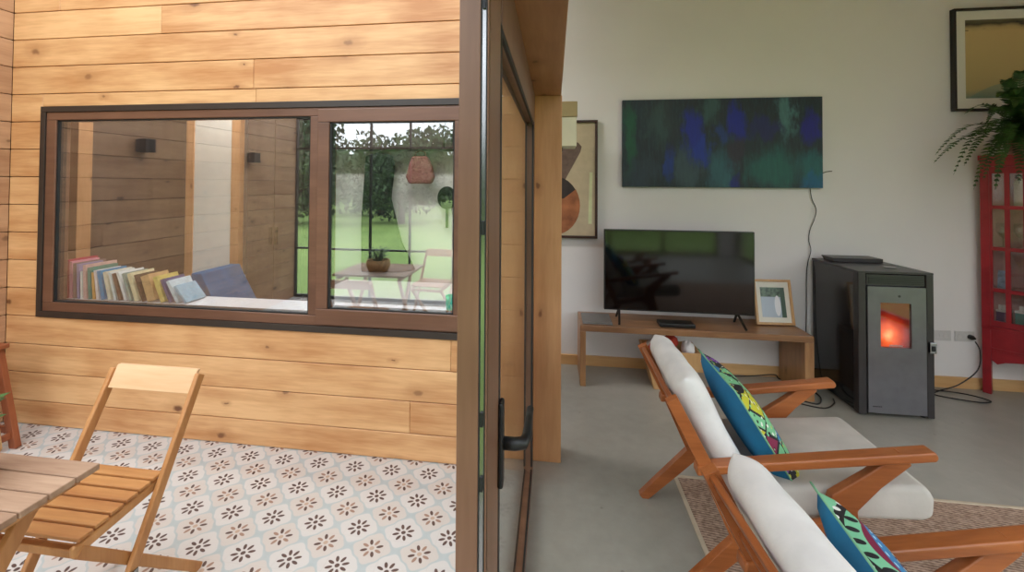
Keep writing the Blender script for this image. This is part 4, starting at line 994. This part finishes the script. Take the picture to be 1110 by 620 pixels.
t = thing('glass_jar', 'cream coloured jar on the top shelf of the red cabinet', 'jar', incab(.19, .10, 1.3665))
MB().lathe([(.036, 0), (.04, .01), (.04, .17), (.030, .19), (.030, .2)]).build('jar_body', 'ivory_shade', t, smooth=True); MB().lathe([(.033, .2), (.033, .222), (.001, .222)]).build('lid', 'steel', t)
M['photo_blue'] = plain('photo_blue', col(170, 190, 220), .4, var=.2, scale=30)
t = thing('photo_card', 'pale blue picture card leaning on the second shelf of the red cabinet', 'card', incab(.10, .075, .7665)); t.rotation_euler = (math.radians(-8), 0, -al)
MB().box(-.032, .032, 0, .003, 0, .13).build('card', 'photo_blue', t)
M['purple_box'] = plain('purple_box', col(120, 90, 120), .5); M['green_box'] = plain('green_box', col(60, 130, 120), .5)
for x, c, w_, h_ in ((.098, 'purple_box', 'mauve', .10), (.19, 'green_box', 'green', .11)):
    t = thing('storage_box', '%s box on the bottom of the red cabinet' % w_, 'box', incab(x, .085, .4955), -al)
    MB().box(-.036, .036, -.02, .03, 0, h_).build('box_body', c, t, bevel=.003); MB().box(-.038, .038, -.022, .032, h_ + .0005, h_ + .015).build('box_lid', 'white_plastic', t, bevel=.002)
for k, x in enumerate((.079, .098, .117, .18, .2)):
    o = MB().box(-.008, .008, -.01, .01, 0, .035).build('small_box', 'white_plastic', bevel=.002); o.location = incab(x, .085, .4955 + (.1155 if x < .15 else .1255)); o.rotation_euler.z = -al
    tag(o, 'small white packet standing on the boxes in the red cabinet', 'packet', 'white packets in the red cabinet')

# ---- fern on the cabinet
fx, fy, fz = 3.20, 3.66, TOPZ + .004
t = thing('potted_fern', 'dark green fern with arching fronds on top of the red cabinet', 'plant', (fx, fy, fz))
MB().lathe([(.065, 0), (.07, .005), (.085, .12), (.09, .13), (.082, .13), (.078, .11), (.001, .11)]).build('pot', 'terracotta', t, smooth=True)
def frond(m, a, L, rise, droop, w0, rnd):
    n = 32; P = []
    for i in range(n + 1):
        s_ = i / n; P.append(Vector((math.cos(a) * L * s_, math.sin(a) * L * s_, .11 + rise * math.sin(min(1, s_ * 1.1) * PI * .55) - droop * s_ ** 2.2)))
    m.tube(P, [.003 * (1 - .7 * i / n) for i in range(n + 1)], 4)
    for i in range(2, n):
        d = (P[i + 1] - P[i]).normalized(); sd = Vector((-math.sin(a), math.cos(a), 0)); up = sd.cross(d)
        ww = w0 * math.sin(PI * (i / n) ** .75) + .006
        for sg in (-1, 1):
            e = (sd * sg + d * .35 + up * rnd.uniform(-.35, .15)).normalized(); b = P[i]
            m.add([b - d * .005, b + e * ww * .6 - d * .004, b + e * ww + d * .004, b + e * ww * .6 + d * .010, b + d * .007], [(0, 1, 2, 3, 4)])
rnd = random.Random(12)
m = MB()
for (deg, L, rise, droop) in ((185, .56, .20, .32), (196, .46, .16, .36), (205, .40, .10, .40), (215, .44, .12, .48), (228, .36, .10, .42), (240, .40, .22, .25), (170, .30, .30, .12), (255, .42, .10, .45), (265, .3, .4, .12), (200, .16, .42, .04), (235, .10, .46, .02), (192, .50, .24, .50), (222, .50, .18, .34), (210, .48, .2, .22), (233, .46, .14, .52), (246, .48, .2, .5), (200, .3, .3, .2), (225, .28, .34, .16), (240, .3, .3, .3), (186, .58, .12, .30), (212, .38, .24, .42), (218, .56, .14, .5), (238, .52, .1, .4), (226, .2, .38, .1), (250, .34, .3, .3), (206, .52, .1, .46), (280, .4, .2, .3), (300, .42, .15, .4), (320, .4, .25, .3), (20, .2, .4, .1), (340, .3, .3, .2), (210, .3, .36, .1), (190, .36, .1, .1)):
    frond(m, math.radians(deg), L, rise, droop, .046, rnd)
m.build('foliage', 'fern_green', t)
t = thing('trailing_plant', 'bright green leafy plant in front of the fern on the red cabinet', 'plant', (3.345, 3.47, fz - .005))
MB().lathe([(.035, 0), (.045, .06), (.040, .06), (.038, .05), (.001, .05)]).build('pot', 'terracotta', t, smooth=True)
m = MB()
for k in range(26):
    a = rnd.uniform(0, 2 * PI); r1 = rnd.uniform(.03, .09); p1 = Vector((r1 * math.cos(a), r1 * math.sin(a), rnd.uniform(.03, .16))); m.tube([(0, 0, .04), p1], .0015, 4)
    e1 = Vector((math.cos(a), math.sin(a), -.4)); e2 = Vector((-math.sin(a), math.cos(a), 0)); m.add([p1, p1 + e1 * .02 + e2 * .014, p1 + e1 * .045, p1 + e1 * .02 - e2 * .014], [(0, 1, 2, 3)])
m.build('foliage', 'bright_leaf', t)

# ================================================================ light
w = bpy.data.worlds.new('overcast'); bpy.context.scene.world = w; w.use_nodes = True; nt = w.node_tree; nt.nodes.clear()
tc = nt.nodes.new('ShaderNodeTexCoord'); sp = nt.nodes.new('ShaderNodeSeparateXYZ'); nt.links.new(tc.outputs['Generated'], sp.inputs[0])
no = nt.nodes.new('ShaderNodeTexNoise'); no.inputs['Scale'].default_value = 3; nt.links.new(tc.outputs['Generated'], no.inputs['Vector'])
rp = nt.nodes.new('ShaderNodeValToRGB'); rp.color_ramp.elements[0].position = .3; rp.color_ramp.elements[0].color = (.80, .89, 1, 1); rp.color_ramp.elements[1].color = (.94, .97, 1, 1); rp.color_ramp.elements[1].position = .7
nt.links.new(no.outputs[0], rp.inputs[0])
bg = nt.nodes.new('ShaderNodeBackground'); bg.inputs['Strength'].default_value = 2.3; nt.links.new(rp.outputs[0], bg.inputs[0])
wo = nt.nodes.new('ShaderNodeOutputWorld'); nt.links.new(bg.outputs[0], wo.inputs[0])
def area(name, loc, rot, sx, sy, power, c=(1, 1, 1), portal=False):
    l = bpy.data.lights.new(name, 'AREA'); l.shape = 'RECTANGLE'; l.size = sx; l.size_y = sy; l.energy = power; l.color = c
    if portal: l.cycles.is_portal = True
    o = bpy.data.objects.new(name, l); C.objects.link(o); o.location = loc; o.rotation_euler = rot; return o

scn = bpy.context.scene
cam = bpy.data.cameras.new('camera'); co = bpy.data.objects.new('camera', cam); C.objects.link(co)
r_ = Vector((0.98987571, 0.14177963, 0.00667875)); u_ = Vector((-0.00391814, -0.01974134, 0.99979744)); f_ = Vector((-0.14188276, 0.98970138, 0.01898596))
mt = Matrix((r_, u_, -f_)).transposed().to_4x4(); mt.translation = (0, 0, 1.5); co.matrix_world = mt
cam.sensor_width = 36; cam.lens = 36 * 495.27 / 1110; cam.shift_x = (555 - 530) / 1110; cam.shift_y = -(310 - 190.36) / 1110; cam.clip_start = .02
scn.camera = co
scn.view_settings.view_transform = 'Standard'; scn.view_settings.look = 'None'; scn.view_settings.gamma = 1; scn.view_settings.use_curve_mapping = False
scn.view_settings.exposure = 0.78
scn.cycles.max_bounces = 14; scn.cycles.diffuse_bounces = 6; scn.cycles.glossy_bounces = 6; scn.cycles.transparent_max_bounces = 16; scn.cycles.caustics_reflective = False; scn.cycles.caustics_refractive = False
scn.cycles.use_denoising = True; scn.cycles.sample_clamp_indirect = 6
